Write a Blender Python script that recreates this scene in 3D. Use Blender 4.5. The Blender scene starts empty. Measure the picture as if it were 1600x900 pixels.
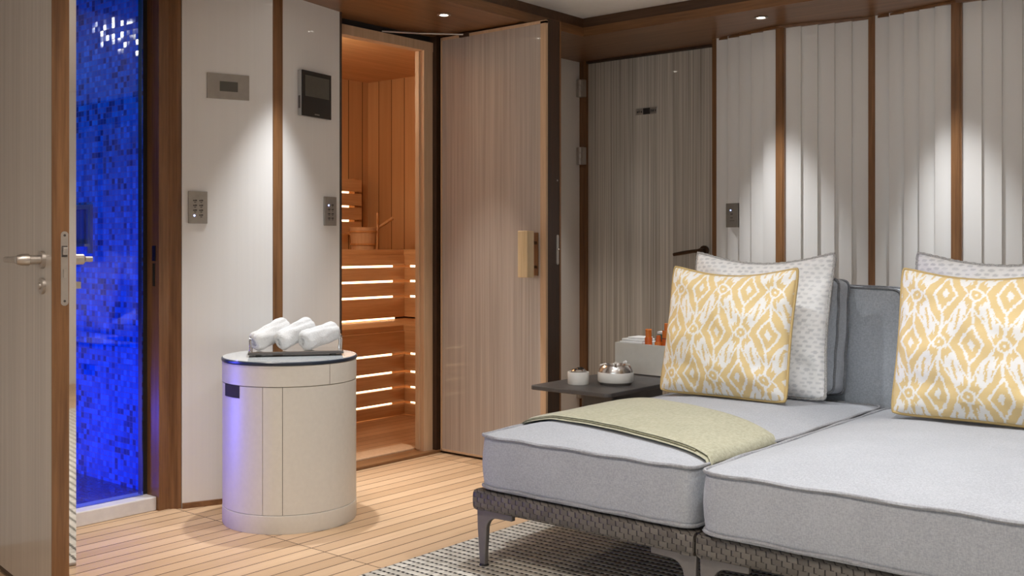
import bpy, bmesh, math, random
import numpy as np
from mathutils import Vector, Matrix, noise as mnoise
PI = math.pi
random.seed(4)
C = bpy.context.scene.collection
SC = bpy.context.scene

# ------------------------------------------------------------------ camera
cam_d = bpy.data.cameras.new('camera'); cam = bpy.data.objects.new('camera', cam_d); C.objects.link(cam)
cam.location = (0, 0, 1.05); cam.rotation_euler = (PI/2, 0, math.radians(39.9))
cam_d.sensor_width = 36; cam_d.lens = 36.63; cam_d.shift_y = -0.0425; cam_d.clip_start = .02
SC.camera = cam
# ------------------------------------------------------------------ exposure, world
SC.view_settings.view_transform = 'Standard'; SC.view_settings.look = 'None'
SC.view_settings.gamma = 1; SC.view_settings.use_curve_mapping = False
SC.view_settings.exposure = 0.0
SC.cycles.use_denoising = True
SC.cycles.max_bounces = 10; SC.cycles.diffuse_bounces = 5; SC.cycles.glossy_bounces = 5
SC.cycles.transparent_max_bounces = 12; SC.cycles.sample_clamp_indirect = 6
W = bpy.data.worlds.new('world'); SC.world = W; W.use_nodes = True
W.node_tree.nodes['Background'].inputs[0].default_value = (.9, .82, .75, 1)
W.node_tree.nodes['Background'].inputs[1].default_value = 0.0

# ------------------------------------------------------------------ lamp powers
SPOT_W = 120          # soffit downlights grazing the walls
SOFA_W = 70          # ceiling downlights over the sofa
ROOM_FILL_W = 72          # wide ceiling downlights added out of view as fill
WARM = (1, .91, .82); COOL = (1, .975, .95); CRISP = (.95, .975, 1)
SAUNA_LED = 5.2; SAUNA_FILL = 28
FILL_W = 56           # soft fill through the window added behind the viewer
BLUE_W = 17

def lamp(kind, name, loc, energy, color, size=.05, target=None, cone=60, blend=.5, size_y=None):
    d = bpy.data.lights.new(name, kind); o = bpy.data.objects.new(name, d); C.objects.link(o)
    o.location = loc; d.energy = energy; d.color = color
    if kind == 'AREA':
        d.size = size
        if size_y: d.shape = 'RECTANGLE'; d.size_y = size_y
    else: d.shadow_soft_size = size
    if kind == 'SPOT': d.spot_size = math.radians(cone); d.spot_blend = blend
    if target is not None:
        o.rotation_euler = (Vector(target) - Vector(loc)).to_track_quat('-Z', 'Y').to_euler()
    return o

# ------------------------------------------------------------------ materials
class Nt:
    def __init__(s, name):
        s.m = bpy.data.materials.new(name); s.m.use_nodes = True; s.t = s.m.node_tree
        s.b = s.t.nodes['Principled BSDF']; s.out = s.t.nodes['Material Output']
        s.tc = None
    def n(s, ty, ins=None, **kw):
        x = s.t.nodes.new(ty)
        for k, v in kw.items(): setattr(x, k, v)
        for k, v in (ins or {}).items(): s.put(x.inputs[k], v)
        return x
    def put(s, sock, v):
        if isinstance(v, bpy.types.NodeSocket): s.t.links.new(v, sock)
        elif isinstance(v, bpy.types.Node): s.t.links.new(v.outputs[0], sock)
        else: sock.default_value = v
    def co(s):
        if s.tc is None: s.tc = s.n('ShaderNodeTexCoord')
        return s.tc.outputs['Object']
    def xyz(s):
        x = s.n('ShaderNodeSeparateXYZ', {0: s.co()}); return x.outputs
    def ma(s, op, a, b=0.0, c=None):
        ins = {0: a, 1: b}
        if c is not None: ins[2] = c
        return s.n('ShaderNodeMath', ins, operation=op).outputs[0]
    def mapped(s, sc, rot=(0,0,0)):
        return s.n('ShaderNodeMapping', {'Vector': s.co(), 'Scale': sc, 'Rotation': rot}).outputs[0]
    def noise(s, vec, scale=1, detail=4, rough=.55, dim='3D'):
        return s.n('ShaderNodeTexNoise', {'Vector': vec, 'Scale': scale, 'Detail': detail, 'Roughness': rough}).outputs[0]
    def ramp(s, fac, stops, interp='LINEAR'):
        r = s.n('ShaderNodeValToRGB', {0: fac}); e = r.color_ramp; e.interpolation = interp
        while len(e.elements) > 1: e.elements.remove(e.elements[-1])
        e.elements[0].position = stops[0][0]; e.elements[0].color = (*stops[0][1], 1)
        for p, c in stops[1:]:
            q = e.elements.new(p); q.color = (*c, 1)
        return r.outputs[0]
    def mix(s, fac, a, b, mode='MIX'):
        x = s.n('ShaderNodeMix', data_type='RGBA', blend_type=mode)
        for k, v in ((0, fac), (6, a), (7, b)):
            if isinstance(v, tuple) and len(v) == 3: v = (*v, 1)
            s.put(x.inputs[k], v)
        return x.outputs[2]
    def bump(s, h, strength=.3, dist=.01):
        s.put(s.b.inputs['Normal'], s.n('ShaderNodeBump', {'Height': h, 'Strength': strength, 'Distance': dist}).outputs[0])
    def set(s, **kw):
        names = dict(color='Base Color', rough='Roughness', metal='Metallic', coat='Coat Weight', coatr='Coat Roughness',
                     spec='Specular IOR Level', emis='Emission Color', emis_s='Emission Strength', sheen='Sheen Weight',
                     trans='Transmission Weight', ior='IOR', aniso='Anisotropic', sss='Subsurface Weight')
        for k, v in kw.items():
            if isinstance(v, tuple) and len(v) == 3: v = (*v, 1)
            s.put(s.b.inputs[names[k]], v)
        return s

def plain(name, col, rough=.5, metal=0., var=.06, nscale=30, coat=0., **kw):
    """one colour with a little procedural unevenness"""
    k = Nt(name)
    f = k.noise(k.mapped((nscale,)*3), 1, 3)
    a = tuple(max(0, c*(1-var)) for c in col); b = tuple(min(1, c*(1+var)) for c in col)
    k.set(color=k.ramp(f, [(.3, a), (.7, b)]), rough=rough, metal=metal, coat=coat, coatr=.08, **kw)
    return k.m

def emit(name, col, s):
    k = Nt(name); k.set(color=(0, 0, 0), emis=col, emis_s=s, rough=.4); return k.m

AX = {'X': (1.3, 30, 30), 'Y': (30, 1.3, 30), 'Z': (30, 30, 1.3)}
def wood(name, c1, c2, axis='Z', rough=.38, mult=1., coat=.15, bump=.08):
    k = Nt(name); v = k.mapped(tuple(q*mult for q in AX[axis]))
    f = k.noise(v, 1, 6, .6); g = k.noise(v, 4, 3, .6)
    h = k.ma('ADD', k.ma('MULTIPLY', f, .7), k.ma('MULTIPLY', g, .3))
    k.set(color=k.ramp(h, [(.34, c1), (.66, c2)]), rough=rough, coat=coat, coatr=.25)
    k.bump(h, bump, .004); return k.m

def streak(name, dark, light, sx=90, z=.7, rough=.28, coat=.5, lo=.35, hi=.65, bump=.15):
    k = Nt(name)
    f = k.noise(k.mapped((sx, sx, z)), 1, 4, .65); g = k.noise(k.mapped((sx*.22, sx*.22, z*.6)), 1, 2, .5)
    h = k.ma('ADD', k.ma('MULTIPLY', f, .72), k.ma('MULTIPLY', g, .28))
    k.set(color=k.ramp(h, [(lo, dark), (hi, light)]), rough=rough, coat=coat, coatr=.04)
    k.bump(h, bump, .004); return k.m

def teak_floor():
    k = Nt('teak_decking'); x, y, z = k.xyz()
    PW, PL = .0706, 1.38
    u = k.ma('DIVIDE', k.ma('ADD', x, 20.0), PW); v = k.ma('DIVIDE', k.ma('ADD', y, -2.32+13.8), PL)
    iu, iv = k.ma('FLOOR', u), k.ma('FLOOR', v); fu, fv = k.ma('FRACT', u), k.ma('FRACT', v)
    cid = k.n('ShaderNodeCombineXYZ', {0: iu, 1: iv})
    wn = k.n('ShaderNodeTexWhiteNoise', {'Vector': cid.outputs[0]}, noise_dimensions='3D')
    off = k.n('ShaderNodeVectorMath', {0: k.mapped((40, 1.6, 40)), 1: k.n('ShaderNodeVectorMath', {0: wn.outputs['Color'], 1: (9, 9, 9)}, operation='MULTIPLY').outputs[0]}, operation='ADD')
    gr = k.noise(off.outputs[0], 1, 5, .6)
    base = k.ramp(wn.outputs['Value'], [(0, (.47, .315, .185)), (.5, (.56, .385, .235)), (1, (.65, .46, .29))])
    col = k.mix(k.ma('MULTIPLY', gr, .55), base, (.40, .25, .14), 'MIX')
    eu = k.ma('ABSOLUTE', k.ma('SUBTRACT', fu, .5)); ev = k.ma('ABSOLUTE', k.ma('SUBTRACT', fv, .5))
    seam = k.ma('MAXIMUM', k.ma('GREATER_THAN', eu, .5-.036), k.ma('GREATER_THAN', ev, .5-.0015))
    col = k.mix(seam, col, (.075, .04, .02))
    k.set(color=col, rough=k.ma('ADD', .42, k.ma('MULTIPLY', gr, .15)), coat=.0)
    k.bump(k.ma('SUBTRACT', k.ma('MULTIPLY', gr, .15), seam), .25, .002); return k.m

def boards(name, axis, c1, c2, w=.135, shift=0.):
    """tongue and groove boards running up; axis = the direction across them"""
    k = Nt(name); o = dict(zip('XYZ', k.xyz()))
    u = k.ma('DIVIDE', k.ma('ADD', o[axis], 20.0+shift), w); iu, fu = k.ma('FLOOR', u), k.ma('FRACT', u)
    wn = k.n('ShaderNodeTexWhiteNoise', {'W': iu}, noise_dimensions='1D').outputs['Value']
    f = k.noise(k.mapped((26, 26, 1.1)), 1, 5, .6)
    h = k.ma('ADD', k.ma('MULTIPLY', f, .6), k.ma('MULTIPLY', wn, .4))
    seam = k.ma('GREATER_THAN', k.ma('ABSOLUTE', k.ma('SUBTRACT', fu, .5)), .475)
    col = k.mix(seam, k.ramp(h, [(.25, c1), (.75, c2)]), (.10, .04, .012))
    k.set(color=col, rough=.5); k.bump(k.ma('SUBTRACT', 1.0, seam), .5, .004); return k.m

def mosaic(name, axes, T=.0245, dark=1.):
    k = Nt(name); o = dict(zip('XYZ', k.xyz()))
    u = k.ma('DIVIDE', k.ma('ADD', o[axes[0]], 20.0), T); v = k.ma('DIVIDE', k.ma('ADD', o[axes[1]], 20.0), T)
    cid = k.n('ShaderNodeCombineXYZ', {0: k.ma('FLOOR', u), 1: k.ma('FLOOR', v)}).outputs[0]
    wn = k.n('ShaderNodeTexWhiteNoise', {'Vector': cid}, noise_dimensions='3D')
    # darker tiles gather in loose patches
    pat = k.noise(k.mapped((3.2, 3.2, 2.2)), 1, 3, .6)
    val = k.ma('ADD', wn.outputs['Value'], k.ma('MULTIPLY', k.ma('SUBTRACT', pat, .52), 1.1))
    d = dark
    col = k.ramp(val, [(0, (.012*d, .045*d, .17*d)), (.13, (.014*d, .07*d, .25*d)), (.20, (.008*d, .115*d, .42*d)), (.55, (.010*d, .16*d, .54*d)),
                       (.85, (.012*d, .20*d, .64*d)), (1.05, (.03*d, .25*d, .74*d))], 'LINEAR')
    eu = k.ma('ABSOLUTE', k.ma('SUBTRACT', k.ma('FRACT', u), .5)); ev = k.ma('ABSOLUTE', k.ma('SUBTRACT', k.ma('FRACT', v), .5))
    gr = k.ma('GREATER_THAN', k.ma('MAXIMUM', eu, ev), .455)
    k.set(color=k.mix(gr, col, (.03*d, .07*d, .25*d)), rough=k.ma('ADD', .10, k.ma('MULTIPLY', gr, .6)), coat=.3)
    geo = k.n('ShaderNodeNewGeometry')
    j = k.n('ShaderNodeVectorMath', {0: wn.outputs['Color'], 1: (.5, .5, .5)}, operation='SUBTRACT')
    j2 = k.n('ShaderNodeVectorMath', {0: j.outputs[0], 1: (.11, .11, .11)}, operation='MULTIPLY')
    nn = k.n('ShaderNodeVectorMath', {0: geo.outputs['Normal'], 1: j2.outputs[0]}, operation='ADD')
    nv = k.n('ShaderNodeVectorMath', {0: nn.outputs[0]}, operation='NORMALIZE')
    k.put(k.b.inputs['Normal'], nv.outputs[0]); k.put(k.b.inputs['Coat Normal'], nv.outputs[0]); return k.m

def linen(name, c1, c2, s=260, rough=.9):
    k = Nt(name)
    a = k.noise(k.mapped((s, s*.4, s*.4)), 1, 2, .6); b = k.noise(k.mapped((s*.4, s, s)), 1, 2, .6); e = k.noise(k.mapped((6, 6, 6)), 1, 3)
    h = k.ma('ADD', k.ma('MULTIPLY', k.ma('ADD', a, b), .42), k.ma('MULTIPLY', e, .16))
    k.set(color=k.ramp(h, [(.40, c1), (.60, c2)]), rough=rough, sheen=.15, spec=.2); k.bump(h, .35, .003); return k.m

def rug_mat():
    k = Nt('braided_rug'); x, y, z = k.xyz()
    RH, DW = .033, .0205
    wob = k.ma('MULTIPLY', k.ma('SUBTRACT', k.noise(k.mapped((30, 30, 30)), 1, 2), .5), .25)
    v = k.ma('ADD', k.ma('DIVIDE', k.ma('ADD', y, 20.0), RH), wob); iv, fv = k.ma('FLOOR', v), k.ma('FRACT', v)
    u = k.ma('ADD', k.ma('DIVIDE', k.ma('ADD', x, 20.0), DW), k.ma('MULTIPLY', iv, .5)); fu = k.ma('FRACT', u)
    cid = k.n('ShaderNodeCombineXYZ', {0: k.ma('FLOOR', u), 1: iv}).outputs[0]
    wn = k.n('ShaderNodeTexWhiteNoise', {'Vector': cid}, noise_dimensions='3D').outputs['Value']
    dash = k.ma('MULTIPLY', k.ma('LESS_THAN', fv, .30), k.ma('LESS_THAN', fu, .60))
    groove = k.ma('LESS_THAN', fv, .30)
    cord = k.ramp(wn, [(0, (.46, .43, .375)), (1, (.66, .625, .555))])
    col = k.mix(groove, cord, (.36, .335, .29)); col = k.mix(dash, col, (.025, .023, .021))
    k.set(color=col, rough=.92, spec=.15)
    hump = k.ma('MULTIPLY', k.ma('SINE', k.ma('MULTIPLY', fv, PI)), k.ma('ADD', .6, k.ma('MULTIPLY', k.ma('SINE', k.ma('MULTIPLY', fu, PI)), .4)))
    k.bump(k.ma('SUBTRACT', hump, k.ma('MULTIPLY', dash, .6)), .9, .006); return k.m

def weave():
    k = Nt('woven_strap'); x, y, z = k.xyz(); RH, CW = .0155, .029
    wob = k.ma('MULTIPLY', k.ma('SUBTRACT', k.noise(k.mapped((40, 40, 40)), 1, 2), .5), .12)
    v = k.ma('ADD', k.ma('DIVIDE', k.ma('ADD', z, 5.0), RH), wob); iv, fv = k.ma('FLOOR', v), k.ma('FRACT', v)
    u = k.ma('ADD', k.ma('ADD', k.ma('DIVIDE', k.ma('ADD', k.ma('ADD', x, y), 40.0), CW), k.ma('MULTIPLY', iv, .5)), wob); fu = k.ma('FRACT', u)
    cid = k.n('ShaderNodeCombineXYZ', {0: k.ma('FLOOR', u), 1: iv}).outputs[0]
    wn = k.n('ShaderNodeTexWhiteNoise', {'Vector': cid}, noise_dimensions='3D').outputs['Value']
    slit = k.ma('LESS_THAN', fu, .13)
    under = k.ma('MULTIPLY', k.ma('LESS_THAN', fv, .10), k.ma('LESS_THAN', fu, .34))
    gap = k.ma('MAXIMUM', slit, under)
    col = k.ramp(wn, [(0, (.085, .073, .061)), (1, (.14, .122, .103))])
    k.set(color=k.mix(gap, col, (.018, .014, .011)), rough=.5)
    hump = k.ma('SINE', k.ma('MULTIPLY', fu, PI)); hump2 = k.ma('SINE', k.ma('MULTIPLY', fv, PI))
    k.bump(k.ma('SUBTRACT', k.ma('ADD', k.ma('MULTIPLY', hump, .55), k.ma('MULTIPLY', hump2, .15)), gap), .8, .004); return k.m

def printed(name, rough=.75):
    k = Nt(name); a = k.n('ShaderNodeAttribute', attribute_name='print')
    n = k.noise(k.mapped((300, 300, 300)), 1, 2)
    k.set(color=k.mix(k.ma('MULTIPLY', n, .12), a.outputs['Color'], (.5, .45, .38)), rough=rough, sheen=.1, spec=.25)
    k.bump(n, .12, .002); return k.m

def glass_mat(name, tint=(.93, .97, .98)):
    k = Nt(name)
    fr = k.n('ShaderNodeFresnel', {'IOR': 1.45}); tr = k.n('ShaderNodeBsdfTransparent', {'Color': (*tint, 1)})
    gl = k.n('ShaderNodeBsdfGlossy', {'Roughness': .02}); mx = k.n('ShaderNodeMixShader', {0: fr.outputs[0], 1: tr.outputs[0], 2: gl.outputs[0]})
    k.t.links.new(mx.outputs[0], k.out.inputs[0]); return k.m

M = {}
M['deck'] = teak_floor()
M['oak_z'] = wood('walnut_upright', (.135, .058, .020), (.27, .128, .05), 'Z')
M['oak_x'] = wood('walnut_along', (.135, .058, .020), (.25, .118, .046), 'X')
M['oak_y'] = wood('walnut_across', (.135, .058, .020), (.25, .118, .046), 'Y')
M['oak_dark'] = wood('dark_walnut', (.030, .013, .006), (.060, .027, .012), 'Z', rough=.5)
M['cornice'] = wood('cornice_shade_walnut', (.060, .026, .010), (.105, .048, .02), 'X', rough=.5)  # darker walnut stands in for the shade in the cornice gap
M['black'] = plain('black_gasket', (.012, .010, .010), .6)
M['lacquer'] = streak('cream_lacquer', (.765, .75, .73), (.79, .775, .755), sx=55, rough=.33, coat=.3, bump=.03)
M['pleat'] = streak('pleated_cream_panel', (.735, .715, .69), (.755, .735, .71), sx=16, rough=.42, coat=.1, bump=.0)
M['streak_warm'] = streak('streaked_taupe_lacquer', (.335, .287, .252), (.50, .437, .388), sx=85, z=.9, coat=.3)
M['streak_left'] = streak('streaked_beige_lacquer', (.44, .39, .335), (.60, .54, .47), sx=70, z=.8)
M['streak_sheen'] = streak('silky_taupe_sheen', (.32, .28, .235), (.72, .66, .58), sx=110, z=.6, lo=.36, hi=.66, rough=.25, coat=.6, bump=.3)  # pale streaks raised so the colour also carries the door's sheen
M['ceiling'] = plain('ceiling_paint', (.82, .80, .775), .85, var=.02)
M['sauna_frame'] = wood('pale_alder', (.50, .33, .20), (.62, .43, .28), 'Z', rough=.5, coat=0)
M['sauna_x'] = wood('sauna_slat_across', (.50, .29, .14), (.64, .40, .21), 'X', rough=.5, coat=0)
M['sauna_y'] = wood('sauna_slat_along', (.50, .29, .14), (.64, .40, .21), 'Y', rough=.5, coat=0)
M['sauna_z'] = wood('sauna_stave', (.42, .21, .08), (.56, .30, .125), 'Z', rough=.5, coat=0)
M['sauna_bx'] = boards('sauna_boards_far', 'Y', (.48, .275, .13), (.60, .37, .19))
M['sauna_by'] = boards('sauna_boards_side', 'X', (.48, .275, .13), (.62, .38, .195), shift=.03)
M['sauna_floor'] = boards('sauna_floor_boards', 'X', (.36, .20, .10), (.48, .28, .15), w=.08)
M['block_wood'] = wood('pale_handle_wood', (.50, .36, .20), (.66, .50, .30), 'Z', rough=.4)
M['bronze'] = plain('bronze_metal', (.10, .055, .03), .35, .6)
M['steel'] = plain('brushed_steel', (.60, .56, .52), .32, 1.)
M['nickel'] = plain('satin_nickel', (.52, .48, .44), .38, .9)
M['chrome'] = plain('polished_chrome', (.82, .81, .80), .08, 1., var=.01)
M['bowl'] = plain('spun_steel', (.72, .71, .70), .24, 1., var=.02)
M['mirror'] = plain('mirror_edge', (.86, .84, .82), .03, 1., var=.005)
M['mos_xz'] = mosaic('blue_glass_mosaic', 'XZ'); M['mos_yz'] = mosaic('blue_glass_mosaic_side', 'YZ'); M['mos_xy'] = mosaic('blue_mosaic_floor', 'XY', dark=.35)
M['white'] = plain('white_paint', (.74, .73, .71), .4, var=.02)
M['sill'] = plain('white_stone', (.70, .69, .68), .35, var=.05)
M['glass'] = glass_mat('clear_glass')
M['plate'] = plain('metal_plate', (.36, .335, .30), .42, .75)
M['screen'] = plain('dark_display', (.018, .016, .014), .12, var=.05)
M['lcd'] = plain('lcd_grey', (.09, .085, .07), .25)
M['grey_plastic'] = plain('silver_plastic', (.38, .37, .36), .45)
M['ink'] = plain('button_mark', (.07, .06, .055), .6)
M['led_blue'] = emit('blue_indicator', (.35, .45, 1), 6)
M['bulb'] = emit('downlight_lens', (1, .93, .82), 28)
M['led'] = emit('sauna_led_strip', (1, .68, .38), SAUNA_LED)
M['leather'] = plain('cream_leather', (.62, .585, .525), .42, var=.025, nscale=60)
M['seam'] = plain('dark_seam_piping', (.16, .14, .12), .7)  # dark colour of the drum's seams and stitching
M['lid_top'] = plain('pale_glass_lid', (.62, .65, .66), .10, var=.01, coat=.5)
M['lid_rim'] = plain('dark_blue_rim', (.02, .03, .05), .3)
M['towel'] = None
k = Nt('white_terry'); f = k.noise(k.mapped((260,)*3), 1, 3, .7); k.set(color=k.ramp(f, [(.3, (.60, .595, .59)), (.7, (.72, .715, .71))]), rough=.95, sheen=.3, spec=.1); k.bump(f, .8, .006); M['towel'] = k.m
M['linen'] = linen('grey_linen', (.315, .327, .355), (.415, .428, .458), s=330)
M['linen_dark'] = linen('slate_linen', (.36, .385, .42), (.475, .50, .54))
M['linen_pipe'] = linen('grey_linen_piping', (.25, .25, .265), (.34, .345, .36))
M['slate_pipe'] = linen('slate_linen_piping', (.15, .155, .165), (.22, .225, .24))
M['throw'] = linen('olive_wool', (.315, .305, .215), (.415, .40, .295), s=150)
M['throw_edge'] = linen('olive_wool_edge', (.17, .165, .10), (.25, .24, .15), s=120)
M['weave'] = weave()
M['alu'] = plain('grey_cast_aluminium', (.17, .155, .145), .45, .3)
M['rug'] = rug_mat()
M['ikat'] = printed('gold_ikat_print'); M['spot'] = printed('grey_spotted_print')
M['gold_pipe'] = plain('gold_cord', (.50, .36, .15), .7); M['grey_cord'] = plain('grey_twisted_cord', (.42, .41, .40), .8, var=.35, nscale=220)
M['table'] = plain('charcoal_metal_top', (.085, .078, .075), .45, .2, var=.12)
M['ceramic'] = plain('white_stitched_leather', (.68, .66, .62), .45, var=.03)
M['greybox'] = plain('grey_leather_box', (.72, .70, .64), .5, var=.03)
M['orange'] = plain('orange_plastic', (.78, .21, .03), .35, var=.05, coat=.3); M['orange_dark'] = plain('deep_orange_plastic', (.66, .13, .02), .4, var=.05)
M['teal'] = plain('teal_label', (.07, .22, .20), .5); M['plum'] = plain('plum_band', (.12, .03, .05), .5)
M['brown_board'] = plain('dark_brown_leather', (.028, .020, .017), .8)
M['paper'] = plain('white_tissue', (.82, .82, .82), .9)

# ------------------------------------------------------------------ mesh helpers
def bm_(): return bmesh.new()
def bx(bm, x0, x1, y0, y1, z0, z1):
    v = [bm.verts.new(p) for p in ((x0,y0,z0),(x1,y0,z0),(x1,y1,z0),(x0,y1,z0),(x0,y0,z1),(x1,y0,z1),(x1,y1,z1),(x0,y1,z1))]
    for f in ((3,2,1,0),(4,5,6,7),(0,1,5,4),(1,2,6,5),(2,3,7,6),(3,0,4,7)): bm.faces.new([v[i] for i in f])
    return bm
def prism(bm, poly, z0, z1, mat=None):
    """polygon in xy, up z; mat maps the result (e.g. to stand it on edge)"""
    mat = mat or Matrix.Identity(4)
    a = [bm.verts.new(mat @ Vector((x, y, z0))) for x, y in poly]; b = [bm.verts.new(mat @ Vector((x, y, z1))) for x, y in poly]
    n = len(poly)
    fs = [bm.faces.new(a[::-1]), bm.faces.new(b)] + [bm.faces.new((a[i], a[(i+1) % n], b[(i+1) % n], b[i])) for i in range(n)]
    bmesh.ops.recalc_face_normals(bm, faces=fs)
    return bm
def lathe(bm, prof, seg=48, o=(0,0,0), mat=None):
    mat = (mat or Matrix.Identity(4)); o = Vector(o); rings = []
    for r, z in prof:
        if r < 1e-6: rings.append([bm.verts.new(mat @ Vector((0,0,z)) + o)])
        else: rings.append([bm.verts.new(mat @ Vector((r*math.cos(2*PI*i/seg), r*math.sin(2*PI*i/seg), z)) + o) for i in range(seg)])
    fs = []
    for A, B in zip(rings, rings[1:]):
        for i in range(seg):
            j = (i+1) % seg; q = [A[0]] if len(A) == 1 else [A[i], A[j]]; q += [B[0]] if len(B) == 1 else [B[j], B[i]]
            if len(q) > 2: fs.append(bm.faces.new(q))
    for R, fl in ((rings[0], True), (rings[-1], False)):
        if len(R) > 2: fs.append(bm.faces.new(R[::-1] if fl else R))
    bmesh.ops.recalc_face_normals(bm, faces=fs)
    return bm
def cyl(bm, p0, p1, r0, r1=None, seg=16):
    p0, p1 = Vector(p0), Vector(p1); d = p1-p0
    return lathe(bm, [(r0, 0), (r1 if r1 is not None else r0, d.length)], seg, p0, d.to_track_quat('Z', 'Y').to_matrix().to_4x4())
def tube(bm, pts, r, seg=8, closed=False):
    pts = [Vector(p) for p in pts]; n = len(pts); rings = []
    for i, p in enumerate(pts):
        a = pts[(i-1) % n] if closed or i else pts[i]; b = pts[(i+1) % n] if closed or i < n-1 else pts[i]
        t = (b-a).normalized(); up = Vector((0,0,1)) if abs(t.z) < .92 else Vector((0,1,0))
        s = t.cross(up).normalized(); w = s.cross(t); rr = r[i] if isinstance(r, (list, tuple)) else r
        rings.append([bm.verts.new(p + s*rr*math.cos(2*PI*k/seg) + w*rr*math.sin(2*PI*k/seg)) for k in range(seg)])
    fs = []
    for i in range(n if closed else n-1):
        A, B = rings[i], rings[(i+1) % n]
        for k in range(seg): fs.append(bm.faces.new((A[k], A[(k+1) % seg], B[(k+1) % seg], B[k])))
    if not closed: fs += [bm.faces.new(rings[0][::-1]), bm.faces.new(rings[-1])]
    bmesh.ops.recalc_face_normals(bm, faces=fs)
    return bm
def smooth(o, ang=35):
    me = o.data; me.polygons.foreach_set('use_smooth', [True]*len(me.polygons))
    try: me.set_sharp_from_angle(angle=math.radians(ang))
    except Exception: pass
def obj(name, bm, mat, parent=None, sm=None, bevel=0, seg=2):
    me = bpy.data.meshes.new(name); bm.to_mesh(me); bm.free()
    o = bpy.data.objects.new(name, me); C.objects.link(o); me.materials.append(mat)
    if parent is not None: o.parent = parent
    if sm: smooth(o, sm)
    if bevel:
        b = o.modifiers.new('bevel', 'BEVEL'); b.width = bevel; b.segments = seg; b.limit_method = 'ANGLE'; b.angle_limit = math.radians(40)
    return o
def pydata(name, vs, fs, mat, parent=None, sm=True):
    me = bpy.data.meshes.new(name); me.from_pydata([tuple(v) for v in vs], [], fs); me.update()
    o = bpy.data.objects.new(name, me); C.objects.link(o); me.materials.append(mat)
    if parent is not None: o.parent = parent
    if sm: me.polygons.foreach_set('use_smooth', [True]*len(me.polygons))
    return o
def tag(o, label, cat, group=None, kind=None):
    o['label'] = label; o['category'] = cat
    if group: o['group'] = group
    if kind: o['kind'] = kind
    return o
def thing(name, label, cat, loc=(0,0,0), rz=0., group=None, kind=None):
    o = bpy.data.objects.new(name, None); C.objects.link(o); o.empty_display_size = .05
    o.location = loc; o.rotation_euler = (0, 0, rz); return tag(o, label, cat, group, kind)
def struct(name, bm, mat, label, cat, **kw): return tag(obj(name, bm, mat, **kw), label, cat, kind='structure')
def box(x0, x1, y0, y1, z0, z1): return bx(bm_(), x0, x1, y0, y1, z0, z1)
def dup(root, loc=None, rz=None, label=None):
    r = root.copy(); C.objects.link(r)
    if loc is not None: r.location = loc
    if rz is not None: r.rotation_euler = (0, 0, rz)
    if label: r['label'] = label
    for ch in list(root.children):
        c = ch.copy(); C.objects.link(c); c.parent = r
        for g in list(ch.children):
            d = g.copy(); C.objects.link(d); d.parent = c
    return r
def slab(P, Q, th, z0, z1, bm=None):
    """upright slab whose front runs P -> Q (room on its right-hand side), thickness away from the room"""
    P, Q = Vector(P), Vector(Q); d = (Q-P).normalized(); n = Vector((-d.y, d.x))*th
    return prism(bm or bm_(), [tuple(P), tuple(Q), tuple(Q+n), tuple(P+n)], z0, z1)

H = 2.10    # soffit height
# ================================================================== THE SETTING
struct('floor', box(-3.76, 2.2, -2.1, 4.95, -.05, 0), M['deck'], 'teak plank floor with thin dark caulking lines', 'floor')
struct('ceiling', box(-3.3, 2.2, -2.1, 4.45, 2.196, 2.24), M['ceiling'], 'plain off-white ceiling panel inside the wooden border', 'ceiling')
bm = bm_(); bx(bm, -3.80, -3.10, -2.1, 4.27, H, 2.145); struct('ceiling_soffit', bm, M['oak_y'], 'wooden soffit with downlights above the sauna doorway side', 'ceiling soffit')
bm = bm_(); bx(bm, -3.80, 2.2, 4.27, 5.0, H, 2.145); struct('ceiling_soffit', bm, M['oak_x'], 'wooden soffit with downlights above the pleated wall', 'ceiling soffit')
struct('trim_1', box(-3.16, -3.115, -2.1, 4.33, 2.145, 2.196), M['cornice'], 'cornice band, recess shade in its colour, on the sauna side of the ceiling', 'cornice')
struct('trim_2', box(-3.115, 2.2, 4.285, 4.33, 2.145, 2.196), M['cornice'], 'cornice band, recess shade in its colour, over the pleated wall side', 'cornice')
# walls never seen from the photo's place, they close the room
bm = bm_(); bx(bm, -3.8, -1.9, -2.2, -2.1, 0, 2.24); bx(bm, 1.3, 2.2, -2.2, -2.1, 0, 2.24); bx(bm, -1.9, 1.3, -2.2, -2.1, 0, .65); bx(bm, -1.9, 1.3, -2.2, -2.1, 2.0, 2.24)
struct('wall_front', bm, M['lacquer'], 'cream wall behind the viewer, opened for the added fill window', 'wall')
t = thing('fill_window_1', 'unseen window added behind the viewer for soft fill', 'window', (-.3, -2.15, .65), kind='structure')  # window added behind the viewer as a source of soft fill
bm = bm_(); bx(bm, -1.6, 1.6, -.04, .04, 0, .05); bx(bm, -1.6, 1.6, -.04, .04, 1.30, 1.35); bx(bm, -1.6, -1.55, -.04, .04, .05, 1.30); bx(bm, 1.55, 1.6, -.04, .04, .05, 1.30)
obj('frame', bm, M['oak_x'], t); obj('mullion', box(-.025, .025, -.03, .03, .05, 1.30), M['oak_z'], t); obj('pane', box(-1.55, 1.55, -.004, .004, .05, 1.30), M['glass'], t)
lamp('AREA', 'window_fill', (-.3, -2.32, 1.32), FILL_W, (.93, .97, 1), 3.1, (-.3, 2, 1.32), size_y=1.25)  # area lamp outside the added window, fills walls and sofa fronts
struct('wall_right', box(2.2, 2.3, -2.2, 5.0, 0, 2.24), M['lacquer'], 'cream wall closing the sofa end of the room', 'wall')
struct('wall_left', box(-3.80, -3.72, -2.1, 1.53, 0, H), M['lacquer'], 'cream wall behind the open streaked door', 'wall')

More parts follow.
